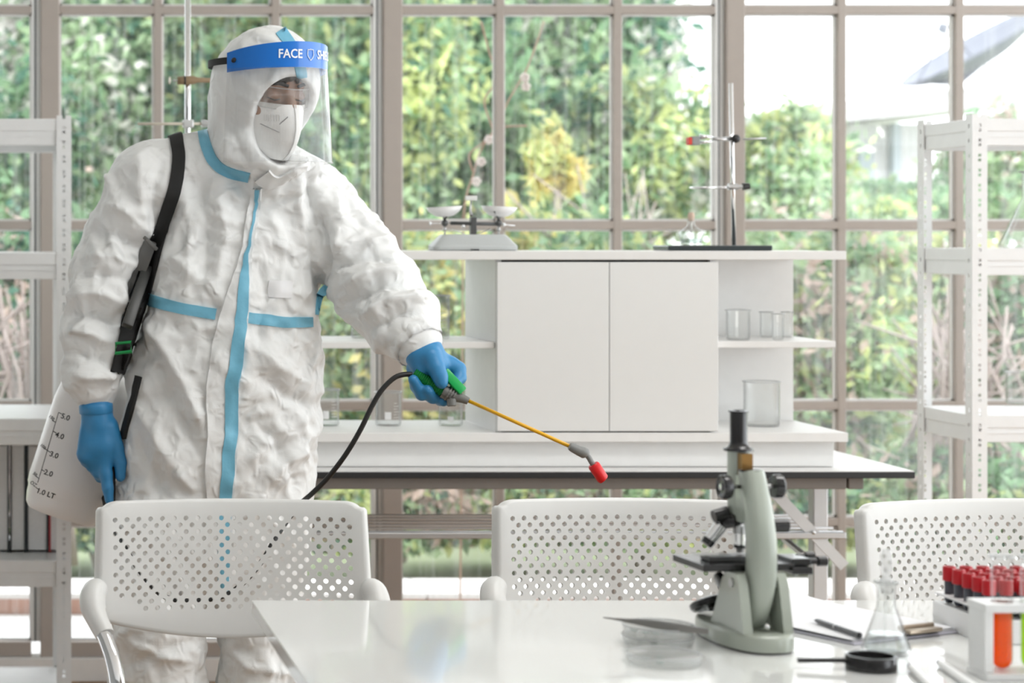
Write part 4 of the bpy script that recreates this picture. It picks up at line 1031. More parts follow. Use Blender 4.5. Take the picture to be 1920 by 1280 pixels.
for k, (nm, col, lab) in enumerate((('orange_dye', (1.0, .25, .0), 'test tube of orange liquid in the white stand'), ('lime_dye', (.65, .95, .10), 'test tube of lime green liquid at the frame edge'))):
    p = Vector((tubes[k], ry+.002, TZ+.0082)); M = Matrix.Translation(p); r = .0127
    o = thing('test_tube', p, lab, 'test tube', 'test tubes in the white stand')
    rnd = [(r*math.sin(a), r-r*math.cos(a)) for a in np.linspace(0, PI/2, 6)]
    MB().lathe(rnd+[(r, .136), (r+.0022, .1385), (r+.0016, .1395), (r-.0012, .138), (r-.0012, .013)]+[((r-.0012)*math.sin(a), r-(r-.0012)*math.cos(a)) for a in np.linspace(PI/2, 0, 5)], 28, M).build('glass_body', glass('test_tube_glass', (.99, .99, .99), .7, 0, edge=.8), o, True)
    MB().lathe([(r, .1365), (r+.0025, .1375), (r+.002, .1395), (r-.0008, .139)], 28, M, closed=True).build('rim', MATS['glass_rim'], o, True)
    r2 = r-.0014
    MB().lathe([(r2*math.sin(a), r-r2*math.cos(a)) for a in np.linspace(0, PI/2, 6)]+[(r2, .075), (0, .075)], 28, M).build('liquid', dye(nm, col), o, 50)
# blood tube rack
bo_ = Vector((1.285, 2.80, TZ)); br = thing('blood_tube_rack', (bo_.x+.09, bo_.y+.06, TZ), 'white rack full of red capped blood tubes behind the stand', 'tube rack')
MB().box(bo_.x, bo_.x+.20, bo_.y-.055, bo_.y+.10, TZ, TZ+.032, .002).build('tray', WPL, br)
MB().box(bo_.x+.002, bo_.x+.198, bo_.y-.053, bo_.y+.098, TZ+.042, TZ+.0445).build('grid_plate', WPL, br)
BLOOD = mat('dark_blood', (.06, .01, .015), .15, coat=.6); CAP = mat('red_cap', (.50, .008, .016), .35)
BLUE = mat('tube_label_slate', (.05, .055, .075), .4)
tt = None; k = 0
places = ['front', 'second', 'third', 'fourth', 'back']
for j in range(5):
    for i in range(8):
        p = Vector((bo_.x+.014+i*.0232, bo_.y-.038+j*.0292, TZ+.0322))
        if tt is None:
            tt = thing('blood_tube', (0, 0, 0), 'x', 'blood tube', 'red capped blood tubes')
            MB().lathe([(0, 0), (.004, .0005), (.0062, .004), (.0062, .036), (0, .036)], 14).build('vial', BLUE, tt, 50)
            MB().lathe([(.0055, .030), (.0086, .031), (.0086, .049), (.0078, .0505), (.006, .0505), (.0055, .048), (0, .048)], 18).build('cap', CAP, tt, 40)
            MB().lathe([(0, .0482), (.0054, .0482), (.0054, .0492), (0, .0496)], 12).build('cap_insert', mat('grey_insert', (.35, .30, .32), .4), tt, 40)
            o = tt
        else: o = copy_tree(tt)
        o.location = p
        o['label'] = 'red capped blood tube, number %s from the left in the %s row' % (['one', 'two', 'three', 'four', 'five', 'six', 'seven', 'eight'][i], places[j])

# ------------------------------------------------------------------ person in protective suit
PD = 4.3
def P_(u, v, dy=0.): return W(u, v, PD+dy)
CAM = Vector((0, 0, H))
SUIT = mat('white_nonwoven', (.785, .79, .782), .62, noise_amt=.05, scale=14, spec=.3)
def suit_bump():
    nt = SUIT.node_tree; b = nt.nodes['Principled BSDF']; tc = nt.nodes['Texture Coordinate']
    h = None
    for sc, st, ty in ((13, 1.0, 'R'), (36, .7, 'R'), (90, .10, 'N')):
        n = nt.nodes.new('ShaderNodeTexNoise'); n.inputs['Scale'].default_value = sc; n.inputs['Detail'].default_value = 3; n.inputs['Distortion'].default_value = .6
        if ty == 'R': n.noise_type = 'RIDGED_MULTIFRACTAL'
        nt.links.new(tc.outputs['Object'], n.inputs['Vector'])
        bp = nt.nodes.new('ShaderNodeBump'); bp.inputs['Strength'].default_value = st; bp.inputs['Distance'].default_value = .020 if sc == 13 else (.008 if ty == 'R' else .003)
        nt.links.new(n.outputs['Fac'], bp.inputs['Height'])
        if h: nt.links.new(h, bp.inputs['Normal'])
        h = bp.outputs['Normal']
    nt.links.new(h, b.inputs['Normal'])
suit_bump()
TAPE = mat('blue_seam_tape', (.17, .46, .62), .45, scale=40, noise_amt=.12, bump=.25, bscale=60)
GLOVE = mat('blue_nitrile', (.032, .225, .47), .42, scale=25, noise_amt=.12, bump=.12, bscale=90)
person = thing('person', W(410, 1614, PD), 'person in white hooded coverall spraying disinfectant behind the left chair', 'person')

# head frame
HC = W(497, 163, 4.22)
yaw = math.radians(27); pit = math.radians(15)
hf = Vector((math.sin(yaw)*math.cos(pit), -math.cos(yaw)*math.cos(pit), -math.sin(pit)))
hr = Vector((math.cos(yaw), math.sin(yaw), 0)); hu = hr.cross(hf)
if hu.z < 0: hu = -hu
def HL(l, f, up): return HC+hr*l+hf*f+hu*up
RH = [tuple(hr), tuple(hf), tuple(hu)]; I3 = [(1, 0, 0), (0, 1, 0), (0, 0, 1)]

sd = SDF((-.02, 3.88, -.01), (.98, 4.64, 1.78), .0054)
def chain(lst, k, ky=1.0): sd.chain([P_(u, v, dy) for u, v, dy, r in lst], [r for u, v, dy, r in lst], k, ky)
chain([(465, 335, -.01, .118), (452, 430, 0, .160), (432, 560, 0, .176), (421, 700, 0, .190), (411, 850, 0, .196), (405, 960, 0, .192)], .03, .70)
chain([(445, 325, .0, .085), (375, 326, .0, .080), (288, 342, 0, .086)], .025)
chain([(500, 345, -.01, .08), (560, 375, -.01, .085), (604, 397, -.01, .084)], .03)
chain([(470, 330, -.01, .080), (474, 250, -.05, .066)], .02)
chain([(286, 340, 0, .086), (228, 430, 0, .072), (198, 520, -.01, .0715), (179, 610, -.02, .067), (171, 688, -.03, .060)], .012)
chain([(171, 688, -.03, .060), (172, 716, -.03, .055), (178, 733, -.03, .044)], .004); chain([(180, 735, -.03, .033), (182, 768, -.03, .030)], .004)
chain([(604, 397, -.01, .084), (655, 470, -.05, .079), (705, 543, -.09, .083), (752, 602, -.14, .073), (774, 632, -.17, .053), (780, 640, -.18, .050)], .014)
chain([(330, 960, 0, .13), (300, 1060, 0, .112), (292, 1280, .0, .098), (286, 1480, .0, .08), (284, 1570, .01, .066)], .02)
chain([(465, 960, 0, .13), (482, 1060, 0, .098), (484, 1280, 0, .084), (490, 1480, 0, .075), (492, 1570, .01, .062)], .02)
for u0 in (284, 492): chain([(u0, 1575, .03, .055), (u0, 1580, -.12, .042)], .02)
# hood
sd.ell(HC, RH, (.106, .117, .126), .008)
sd.chain([W(466, 190, 4.26), W(462, 245, 4.25), W(466, 278, 4.23)], [.083, .077, .066], .008)
sd.chain([W(462, 278, 4.20), W(505, 300, 4.17), W(548, 296, 4.155)], [.058, .048, .036], .010)
sd.chain([W(500, 338, 4.20), W(580, 320, 4.22)], [.045, .034], .015)
sd.ell(HL(-.008, .112, -.048), RH, (.074, .066, .090), .005, cut=True)
V, Fq = sd.mesh(2)
N = vnormals(V, Fq)
uu = PX+V[:, 0]*F/V[:, 1]; vv = PY+(H-V[:, 2])*F/V[:, 1]
# crumple
def nz(a, k): return np.array([noise.noise(p) for p in (a*k).tolist()])
isarmL = (uu < 300) & (vv > 300) & (vv < 760); hood = vv < 330
A1 = V.copy(); A1[:, 2] *= .55
wv = np.stack([nz(V+1.7, 7.0), nz(V+8.1, 7.0), nz(V+4.4, 7.0)], 1)*.05
r1 = 1-np.abs(nz(A1+wv, 8.0))*2.2; r2 = 1-np.abs(nz(V+5.3+wv, 17.0))*2.2; r3 = 1-np.abs(nz(V+2.9+wv, 36.0))*2.2
wgt = np.where(hood, .35, 1.0)*np.clip((np.hypot(uu-792, vv-655)-45)/45, 0, 1)*np.clip((np.hypot(uu-180, vv-765)-35)/25, 0, 1)
keep = np.clip((np.hypot(uu-792, vv-655)-45)/45, 0, 1)*np.clip((np.hypot(uu-180, vv-765)-35)/25, 0, 1)
disp = (.0125*(r1-.5)+.0075*(r2-.5)+.0036*(r3-.5))*wgt
face = np.clip(-(N[:, 1])*2.2+.1, 0, 1)
def seg_d(P, a, b):
    ab = b-a; t = np.clip(((P-a) @ ab)/max(ab @ ab, 1e-9), 0, 1); q = a+t[:, None]*ab
    return np.linalg.norm(P-q, axis=1), t
UV = np.stack([uu, vv], 1)
def stroke(pts, w, amp):
    global disp
    pts = [np.array(p, float) for p in pts]; n = len(pts)-1; best = np.full(len(V), 1e9); tt_ = np.zeros(len(V))
    for i in range(n):
        d, t = seg_d(UV, pts[i], pts[i+1]); m = d < best; best[m] = d[m]; tt_[m] = (i+t[m])/n
    tap = np.clip(np.minimum(tt_, 1-tt_)*5, 0, 1)*.8+.2
    disp = disp+1.6*amp*np.exp(-(best/(w*.95))**1.35)*tap*face*keep
ST = [
 ([(577, 318), (588, 400), (598, 490)], 9, -.016), ([(556, 325), (566, 410), (570, 500)], 12, .009), ([(601, 390), (612, 460), (600, 545)], 9, -.018), ([(630, 350), (640, 420), (632, 480)], 14, .009),
 ([(292, 440), (262, 520), (232, 650)], 9, -.022), ([(268, 592), (330, 690), (392, 815)], 15, .011), ([(262, 625), (318, 735), (380, 870)], 14, -.009), ([(250, 745), (300, 830), (370, 930)], 16, .011),
 ([(244, 820), (290, 890), (320, 940)], 14, -.008), ([(470, 640), (520, 690), (592, 725)], 16, .010), ([(475, 690), (540, 745), (590, 762)], 13, -.010), ([(462, 870), (520, 810), (590, 775)], 15, .010), ([(490, 930), (540, 860), (588, 840)], 14, .009),
 ([(470, 780), (520, 830), (560, 920)], 12, -.008), ([(345, 330), (362, 430), (352, 540)], 13, .008), ([(372, 335), (388, 430), (380, 545)], 10, -.007), ([(405, 350), (425, 440), (402, 540)], 14, .007), ([(320, 480), (360, 510), (400, 545)], 12, .006),
 ([(305, 300), (290, 350), (292, 420)], 8, -.008), ([(265, 290), (262, 350), (275, 430)], 12, .007), ([(190, 350), (225, 320), (280, 280)], 12, .006), ([(185, 380), (240, 400), (285, 442)], 12, .008), ([(170, 430), (225, 440), (270, 470)], 10, -.008),
 ([(148, 480), (210, 478), (262, 500)], 12, .010), ([(135, 520), (200, 515), (250, 535)], 9, -.010), ([(125, 555), (190, 550), (240, 575)], 12, .011), ([(122, 590), (180, 590), (232, 618)], 9, -.011), ([(120, 620), (175, 625), (228, 655)], 12, .012), ([(122, 660), (165, 668), (215, 690)], 9, -.008), ([(125, 695), (170, 705), (218, 705)], 9, .009),
 ([(630, 400), (690, 395)], 10, -.006), ([(612, 470), (680, 450), (735, 462)], 12, .011), ([(618, 505), (690, 482), (752, 490)], 9, -.012), ([(630, 540), (700, 512), (775, 512)], 13, .014), ([(650, 570), (715, 540), (795, 535)], 9, -.013), ([(668, 596), (730, 565), (805, 560)], 12, .013), ([(690, 622), (750, 590), (815, 585)], 9, -.011), ([(712, 650), (765, 612), (822, 608)], 10, .010), ([(735, 680), (780, 640), (828, 628)], 8, -.008),
 ([(640, 350), (700, 430), (745, 490)], 10, .006), ([(420, 690), (470, 720)], 10, .006), ([(500, 400), (530, 470), (520, 560)], 14, .006), ([(480, 470), (500, 560), (478, 640)], 9, -.005),
 ([(405, 190), (420, 250), (430, 300)], 9, .004), ([(425, 200), (440, 260), (465, 310)], 7, -.004), ([(410, 300), (460, 318), (510, 330)], 8, -.008), ([(390, 265), (430, 300), (480, 325)], 9, .006),
 ([(240, 1200), (300, 1230), (370, 1240)], 10, .009), ([(240, 1250), (310, 1215), (365, 1200)], 8, -.007), ([(420, 1210), (470, 1250), (540, 1260)], 10, .009), ([(300, 1010), (360, 1120), (372, 1200)], 14, .008),
]
for p, w, a in ST: stroke(p, w, a)
V = V+N*np.clip(disp, -.026, .026)[:, None]
V = lap(V, Fq, 1)
cov = nmesh('coverall', V, Fq, SUIT, person); cov['label'] = 'white crinkled hooded coverall'
BODY = BVHTree.FromPolygons([tuple(p) for p in V], [tuple(q) for q in Fq])
def hit(u, v, bvh=None):
    d = (W(u, v, 1.0)-CAM).normalized(); r = (bvh or BODY).ray_cast(CAM, d)
    return (r[0], r[1]) if r[0] is not None else None
def sp2(pts, n=6): return [(p.x, p.y) for p in spline([Vector((a, b, 0)) for a, b in pts], n)]
def strip_lr(name, Lp, Rp, m, parent, off=.002, na=5, n=6, bvh=None, skirt=.004, smooth_y=0, label=None, over=None):
    """band between two image polylines laid on the surface"""
    A = sp2(Lp, n); Bq = sp2(Rp, n); rows = []; last = None
    for (a, b) in zip(A, Bq):
        row = []
        for j in range(na+1):
            t = j/na; h_ = hit(a[0]+(b[0]-a[0])*t, a[1]+(b[1]-a[1])*t, bvh)
            if h_ is None or (last is not None and abs(h_[0].y-last.y) > .12): row.append(None)
            else: row.append(h_); last = h_[0]
        rows.append((row, a, b))
    G = []
    prev = None
    for row, a, b in rows:
        val = [q for q in row if q]
        if not val:
            if prev is None: continue
            val = prev
        nrm = sum((q[1] for q in val), Vector()).normalized()
        if nrm.y > -.05: nrm = Vector((nrm.x, -.2, nrm.z)).normalized()
        r_ = []
        for j in range(na+1):
            t = j/na
            if row[j]: p = row[j][0]
            else:
                dep = val[min(range(len(val)), key=lambda q: 1)][0].y; p = W(a[0]+(b[0]-a[0])*t, a[1]+(b[1]-a[1])*t, dep)
            r_.append(p)
        G.append((r_, nrm)); prev = val
    for _ in range(smooth_y):
        ys = [[p.y for p in r_] for r_, _n in G]
        for i in range(1, len(G)-1):
            for j in range(na+1):
                q = min(ys[i][j], (ys[i-1][j]+ys[i+1][j])/2); p = G[i][0][j]; s_ = q/p.y; G[i][0][j] = CAM+(p-CAM)*s_
    if over is not None:            # carry the band on over the shoulder and down the back
        r0, n0 = G[0]; ext = []
        for ang in (100, 75, 50, 25):
            R_m = Matrix.Rotation(math.radians(-ang), 3, 'X'); ext.append(([over+R_m @ (p-over) for p in r0], R_m @ n0))
        G = ext+G
    out = []
    for r_, nrm in G:
        out.append([r_[0]-nrm*skirt]+[p+nrm*off for p in r_]+[r_[-1]-nrm*skirt])
    mb = MB().grid(out); mb.grid([[p-nrm*skirt for p in r_] for r_, nrm in G])
    o = mb.build(name, m, parent, 55)
    if label: o['label'] = label
    return o
def strip(name, path, w, m, parent, **kw):
    ws = w if hasattr(w, '__len__') else [w]*len(path); Lp = []; Rp = []
    for i, p in enumerate(path):
        a = path[max(i-1, 0)]; b = path[min(i+1, len(path)-1)]; t = Vector((b[0]-a[0], b[1]-a[1])).normalized()
        nn = Vector((-t.y, t.x))*ws[i]/2; Lp.append((p[0]+nn.x, p[1]+nn.y)); Rp.append((p[0]-nn.x, p[1]-nn.y))
    return strip_lr(name, Lp, Rp, m, parent, **kw)
# storm flap and tapes
strip_lr('placket_flap', [(476, 352), (462, 400), (452, 470), (432, 530), (412, 590), (400, 640), (392, 690), (386, 740), (388, 820), (384, 880), (388, 941), (388, 1030), (392, 1110)], [(492, 352), (486, 400), (474, 470), (470, 530), (466, 590), (460, 640), (452, 690), (447, 740), (446, 820), (442, 880), (438, 941), (436, 1030), (432, 1110)], SUIT, cov, off=.007, na=7, skirt=.002)
BODY0 = BODY
strip_lr('center_tape', [(482, 353), (474, 400), (466, 450), (456, 490), (446, 530), (441, 590), (432, 660), (422, 740), (418, 830), (413, 900), (411, 941), (408, 1030), (408, 1110)], [(490, 353), (479, 400), (471, 450), (466, 490), (465, 530), (463, 590), (457, 660), (447, 740), (442, 830), (437, 900), (434, 941), (430, 1030), (428, 1110)], TAPE, cov, off=.0095, label='blue sealing tape down the front')
strip('waist_tape', [(271, 558), (300, 568), (345, 579), (405, 589)], [22, 22, 21, 21], TAPE, cov, off=.003, label='blue tape around the waist')
strip('waist_tape', [(463, 595), (500, 600), (540, 604), (586, 603)], [20, 21, 20, 18], TAPE, cov, off=.003, label='blue tape around the waist')
strip('collar_tape', [(380, 246), (387, 274), (400, 302), (424, 321), (468, 333)], [18, 20, 20, 19, 17], TAPE, cov, off=.003, label='blue tape along the collar')
strip('hood_tape', [(526, 57), (532, 66), (541, 78), (550, 92), (557, 110), (563, 130), (566, 146)], [22, 21, 20, 20, 20, 20, 20], TAPE, cov, off=.002, label='blue tape over the hood crown')
strip('underarm_tape', [(612, 535), (604, 548), (598, 562), (594, 590)], [6, 12, 10, 6], TAPE, cov, off=.002)
strip_lr('collar_flap', [(478, 338), (500, 350), (530, 342), (560, 325), (590, 312)], [(505, 318), (520, 330), (540, 322), (560, 308), (580, 300)], SUIT, cov, off=.006, na=4)
strip_lr('chest_patch', [(504, 526), (502, 540), (503, 557)], [(549, 526), (548, 540), (546, 559)], mat('pale_patch', (.80, .80, .81), .4), cov, off=.002, na=5)

# body under the suit: one skin mesh with the face
SKIN = mat('skin_brown', (.34, .19, .125), .5, scale=60, noise_amt=.12, sss=.08)
hs = SDF(HC-Vector((.2, .2, .5)), HC+Vector((.2, .2, .2)), .0036)
hs.ell(HL(0, .0, .0), RH, (.067, .090, .106), .01)
hs.ell(HL(0, .030, -.06), RH, (.056, .058, .072), .02)
hs.chain([HL(0, .084, .004), HL(0, .098, -.018), HL(0, .106, -.036)], [.009, .0105, .0135], .012)
hs.chain([HL(-.046, .072, .018), HL(-.018, .087, .021)], [.008, .009], .012); hs.chain([HL(.046, .072, .018), HL(.018, .087, .021)], [.008, .009], .012)
for s_ in (-1, 1):
    hs.ell(HL(s_*.032, .094, -.002), RH, (.017, .013, .012), .008, cut=True)
    hs.ell(HL(s_*.032, .0745, -.003), RH, (.015, .0125, .0115), .004)
    hs.cone(HL(s_*.040, .056, -.035), HL(s_*.028, .070, -.045), .018, .016, .015)
hs.ell(HL(0, .086, -.078), RH, (.024, .012, .009), .01); hs.ell(HL(0, .076, -.115), RH, (.022, .018, .016), .015)
hs.chain([HL(0, -.01, -.07), W(470, 330, 4.29), W(455, 420, 4.30)], [.06, .06, .08], .03)
Vh, Fh = hs.mesh(2)
nmesh('body', Vh, Fh, SKIN, person)
HAIR = mat('black_hair', (.012, .010, .009), .4, scale=200, noise_amt=.4, bump=.4, bscale=400)
hh = SDF(HC-Vector((.2, .25, .15)), HC+Vector((.2, .2, .2)), .003)
for k, (l0, l1) in enumerate(((-.010, -.030), (-.002, -.018), (.008, -.004), (.016, .012), (.022, .028))):
    hh.chain([HL(l0*.7, .080, .070), HL(l0, .090, .052), HL(l1, .0925, .034-.004*(k % 2))], [.012, .011, .006], .006)
Vq, Fk = hh.mesh(1); nmesh('hair', Vq, Fk, HAIR, person)
mb = MB()
for s_ in (-1, 1):
    mb.tube([HL(s_*.012, .0985, .0205), HL(s_*.03, .092, .025), HL(s_*.05, .078, .018)], [.0035, .004, .002], 8)
mb.build('eyebrows', HAIR, person, True)
mb = MB()
for s_ in (-1, 1): mb.tube([HL(s_*.018, .0845, -.008), HL(s_*.032, .0885, -.0105), HL(s_*.046, .0800, -.006)], [.0012, .0016, .001], 6)
mb.build('eyelashes', HAIR, person, True)
# respirator
MASK = mat('mask_white', (.80, .79, .77), .75, scale=90, noise_amt=.04, bump=.1)
ridge = [(.110, -.014), (.121, -.036), (.129, -.062), (.128, -.088), (.117, -.112), (.098, -.130)]
edge = [(.050, -.018), (.030, -.030), (.026, -.055), (.022, -.082), (.034, -.108), (.070, -.128)]
edl = [.066, .073, .072, .068, .058, .030]
def mrow(b):
    i = min(int(b*5), 4); t = b*5-i
    lp = lambda A: (A[i][0]+(A[i+1][0]-A[i][0])*t, A[i][1]+(A[i+1][1]-A[i][1])*t)
    rf_, ef_ = lp(ridge), lp(edge); lw = edl[i]+(edl[i+1]-edl[i])*t; row = []
    for k in range(-8, 9):
        a = abs(k)/8; bul = math.sin(a*PI)*.010
        row.append(HL(lw*math.copysign(a**.95, k) if k else 0, rf_[0]+(ef_[0]-rf_[0])*a**1.25+bul, rf_[1]+(ef_[1]-rf_[1])*a))
    return row
rows = [mrow(b) for b in np.linspace(0, 1, 22)]
mb = MB().grid(rows); ms = mb.build('respirator_mask', MASK, person, 28); ms['label'] = 'white folded respirator mask'
ridge_l = [rows[i][8]+hf*.0012 for i in range(22)]
MB().tube(ridge_l, .0014, 6).build('mask_seam', MASK, ms, True)
MASKB = BVHTree.FromPolygons([tuple(p) for r_ in rows for p in r_], [(i*17+j, i*17+j+1, (i+1)*17+j+1, (i+1)*17+j) for i in range(21) for j in range(16)])
def line_on(pts, bvh, r, m, parent, name, off=.0006):
    q = []
    for u, v in sp2(pts, 4):
        h_ = hit(u, v, bvh)
        if h_: q.append(h_[0]+(CAM-h_[0]).normalized()*off)
    if len(q) > 1: return MB().tube(q, r, 6).build(name, m, parent, True)
GREYL = mat('grey_stitch', (.25, .25, .25), .7)
line_on([(488, 232), (506, 240), (524, 248)], MASKB, .0007, GREYL, ms, 'stitch_line'); line_on([(524, 233), (532, 226), (540, 219)], MASKB, .0009, GREYL, ms, 'stitch_line')
for u in (496, 500, 504, 509, 514, 519, 524): line_on([(u, 214), (u, 227)], MASKB, .0004, mat('pale_stamp', (.55, .55, .55), .7), ms, 'stamp_mark')
# safety glasses
gg = thing('safety_glasses', HL(0, .09, -.005), 'clear wraparound safety glasses worn under the face shield', 'glasses')
rows = []
for zq, ff in ((.016, 0), (.004, .002), (-.012, .002), (-.026, -.003)):
    rows.append([HL(.066*math.sin(a), .030+(.078+ff)*math.cos(a)**.8, zq) for a in np.linspace(-1.35, 1.35, 21)])
MB().grid(rows).build('lens', glass('clear_goggle', (.9, .9, .89), 1.2, .05), gg, True, False)
MB().tube(rows[0], .0012, 6).build('brow_rim', glass('clear_rim', (.8, .8, .8), 2.0, .4), gg, True)
MB().tube(rows[3], .0008, 6).build('lower_rim', glass('clear_rim', (.8, .8, .8), 2.0, .4), gg, True)
for s_ in (-1, 1): MB().tube([rows[0][0 if s_ < 0 else 20], HL(s_*.076, .02, .008)], .002, 6).build('temple', MATS['clear_rim'], gg, True)

# face shield
fs = thing('face_shield', HC+Vector((0, 0, -.15)), 'clear plastic face shield with blue headband worn over the hood', 'face shield')
vf = Vector((math.sin(yaw), -math.cos(yaw), 0)); vz = Vector((0, 0, 1))
def VS(th, up, g=0.): return HC+hr*((.114+g)*math.sin(th))+vf*((.146+g)*math.cos(th))+vz*up
def flare(up): return .010*max(0, (.03-up)/.18)
SHB = mat('shield_blue_print', (.004, .16, .60), .3, coat=.5, noise_amt=.02)
TH = np.linspace(-1.36, 1.36, 41)
def arc_grid(ups, g0, name, m, parent, th=TH, thick=.0008):
    mb = MB().grid([[VS(t, up, g0+flare(up)) for t in th] for up in ups]); return mb.build(name, m, parent, True, False)
arc_grid(np.linspace(-.156, .030, 10), 0, 'visor', glass('visor_streak_glare', (.965, .97, .975), 1.6, .10, True, .06), fs)  # white streaks in the sheet imitate reflections on the visor
def band_up(t): return .029-.006*abs(t/1.36)**2, .080-.018*abs(t/1.36)**2.2
rows = [[VS(t, lo_, .0) for t in TH for lo_ in (band_up(t)[0],)], [VS(t, (band_up(t)[0]+band_up(t)[1])/2, 0) for t in TH], [VS(t, band_up(t)[1], 0) for t in TH]]
rb = [[p-vf*.001 for p in r_] for r_ in rows]
MB().grid(rows).build('headband', SHB, fs, True, False)
MB().grid([[VS(t, up, -.004) for t in TH[4:-4]] for up in (.032, .050, .066)]).grid([[VS(t, up, -.020) for t in TH[4:-4]] for up in (.032, .050, .066)]).build('foam_pad', mat('foam_white', (.75, .75, .75), .9), fs, True, False)
MB().tube([VS(t, -.156, flare(-.156)) for t in TH[14:]], .0006, 6).build('visor_edge', MATS['clear_rim'], fs, True)
WHP = mat('white_lettering', (.88, .92, .95), .4)
def band_text(txt, th0, up, size, sx=1.0):
    vs, fsx = text_mesh(txt, size); q = []
    for v in vs: q.append(VS(th0+v.x*sx/.138, up+v.y, .0012))
    mb = MB(); mb.add(q, fsx); mb.build('lettering', WHP, fs, fix=False)
band_text('FACE', -.30, .0545, .0245); band_text('SHIELD', .52, .0545, .0245)
ic = []
for k in range(33):
    t = k/32*2*PI; xx = .0092*math.sin(t); yy = .0115*math.cos(t)
    if yy > .004: yy = .0095+(.0015 if abs(xx) < .001 else -.0*abs(xx))
    if yy < 0: xx *= max(0, 1-(-yy/.0115)**2*.75)
    ic.append(VS(.075+xx/.138, .0545+yy, .0014))
MB().tube(ic, .00075, 5, False).build('shield_emblem', WHP, fs)
for s_ in (-1, 1):
    p = VS(s_*1.22, .052-.006, .001); MB().lathe([(.0055, 0), (.0055, .0012), (.002, .0026), (0, .0028)], 14, axisM(p, p-HC)).build('rivet', BLACK, fs, 40)
el = [HC+hr*(.1125*math.sin(t))+vf*(.123*math.cos(t))+vz*.047 for t in np.linspace(1.25, 2*PI-1.25, 25)]
mb = MB().grid([[p+vz*q for p in el] for q in (-.007, .007)]); mb.build('elastic_strap', mat('black_elastic', (.015, .015, .015), .8), fs, True, False)

# gloves -------------------------------------------------------------
def glove(name, sdf, label, it=2):
    v_, f_ = sdf.mesh(it); o = nmesh(name, v_, f_, GLOVE, person); o['label'] = label; return o
g1 = lambda u, v, dy=0.: W(u, v, 4.262+dy)
lo_ = g1(120, 980, .12); hi_ = g1(260, 720, -.12)
s1 = SDF((lo_.x, 4.13, lo_.z), (hi_.x+.02, 4.40, hi_.z), .0032)
s1.chain([g1(180, 757), g1(183, 790)], [.0325, .031], .006)
s1.chain([g1(183, 790), g1(186, 830)], [.031, .038], .01, .75)
s1.chain([g1(170, 815), g1(165, 852)], [.022, .0225], .012, .8); s1.chain([g1(190, 815), g1(196, 858)], [.026, .022], .012, .8)
s1.chain([g1(202, 800), g1(217, 838), g1(226, 868, -.004), g1(226, 894, -.006)], [.023, .0165, .0135, .0105], .004)       # thumb
s1.chain([g1(192, 848), g1(198, 888, -.006), g1(202, 914, -.008), g1(205, 938, -.008)], [.0180, .0138, .0118, .0095], .005)         # index
s1.chain([g1(181, 858), g1(186, 884, .006), g1(189, 893, .035), g1(188, 872, .045)], [.017, .0145, .013, .011], .004)   # middle
s1.chain([g1(168, 856), g1(174, 873, .010), g1(180, 882, .04), g1(184, 868, .05)], [.0165, .0138, .012, .010], .004)    # ring
s1.chain([g1(157, 850), g1(162, 864, .012), g1(170, 871, .038), g1(176, 858, .048)], [.0145, .012, .0105, .009], .004)   # little
gl1 = glove('glove', s1, 'blue nitrile glove on the hand pointing down')
def cuff(cen, axis, rx, rz, name, parent):
    M = axisM(cen, axis); rows = []
    for zq, g in ((-.010, 1.0), (-.008, 1.05), (.006, 1.06), (.011, 1.03), (.012, .96)):
        rows.append([M @ Vector((rx*g*math.cos(a), rz*g*math.sin(a), zq)) for a in np.linspace(0, 2*PI, 28, endpoint=False)])
    MB().grid(rows, wrap=True).build(name, GLOVE, parent, True, False)
cuff(g1(180, 766), (-.05, 0, 1), .033, .033, 'rolled_cuff', gl1)

g2 = lambda u, v, dy=0.: W(u, v, 4.085+dy)
lo_ = g2(735, 790); hi_ = g2(900, 600)
s2 = SDF((lo_.x, 3.94, lo_.z), (hi_.x, 4.24, hi_.z), .0030)
s2.chain([g2(772, 620, .055), g2(786, 642, .035), g2(797, 660, .02)], [.034, .0345, .0345], .008)
s2.chain([g2(797, 662, .02), g2(812, 682, .01)], [.0345, .030], .010)
s2.chain([g2(785, 668, .012), g2(790, 690, .006)], [.027, .020], .012)
s2.chain([g2(808, 668, -.008), g2(818, 690, -.020), g2(825, 706, -.026), g2(828, 717, -.028)], [.0215, .0170, .0150, .0128], .006)    # thumb over the grip
s2.chain([g2(818, 672, .018), g2(845, 684, .020), g2(859, 692, .018), g2(862, 708, .008), g2(852, 718, -.006)], [.021, .0165, .0150, .0125, .0105], .006)   # index on lever
s2.chain([g2(790, 690, .035), g2(812, 728, .030), g2(826, 748, .014), g2(832, 752, -.006)], [.018, .0150, .0130, .0105], .004)  # middle
s2.chain([g2(783, 692, .032), g2(798, 735, .022), g2(812, 744, .0), g2(802, 731, -.018)], [.017, .0150, .0135, .0110], .004)   # ring
s2.chain([g2(776, 690, .028), g2(782, 724, .015), g2(791, 739, -.004), g2(775, 712, -.020)], [.0155, .0135, .0125, .0105], .004)  # little
gl2 = glove('glove', s2, 'blue nitrile glove gripping the spray handle')
cuff(g2(785, 640, .036), (g2(786, 640, .035)-g2(797, 660, .02)), .0345, .0345, 'rolled_cuff', gl2)
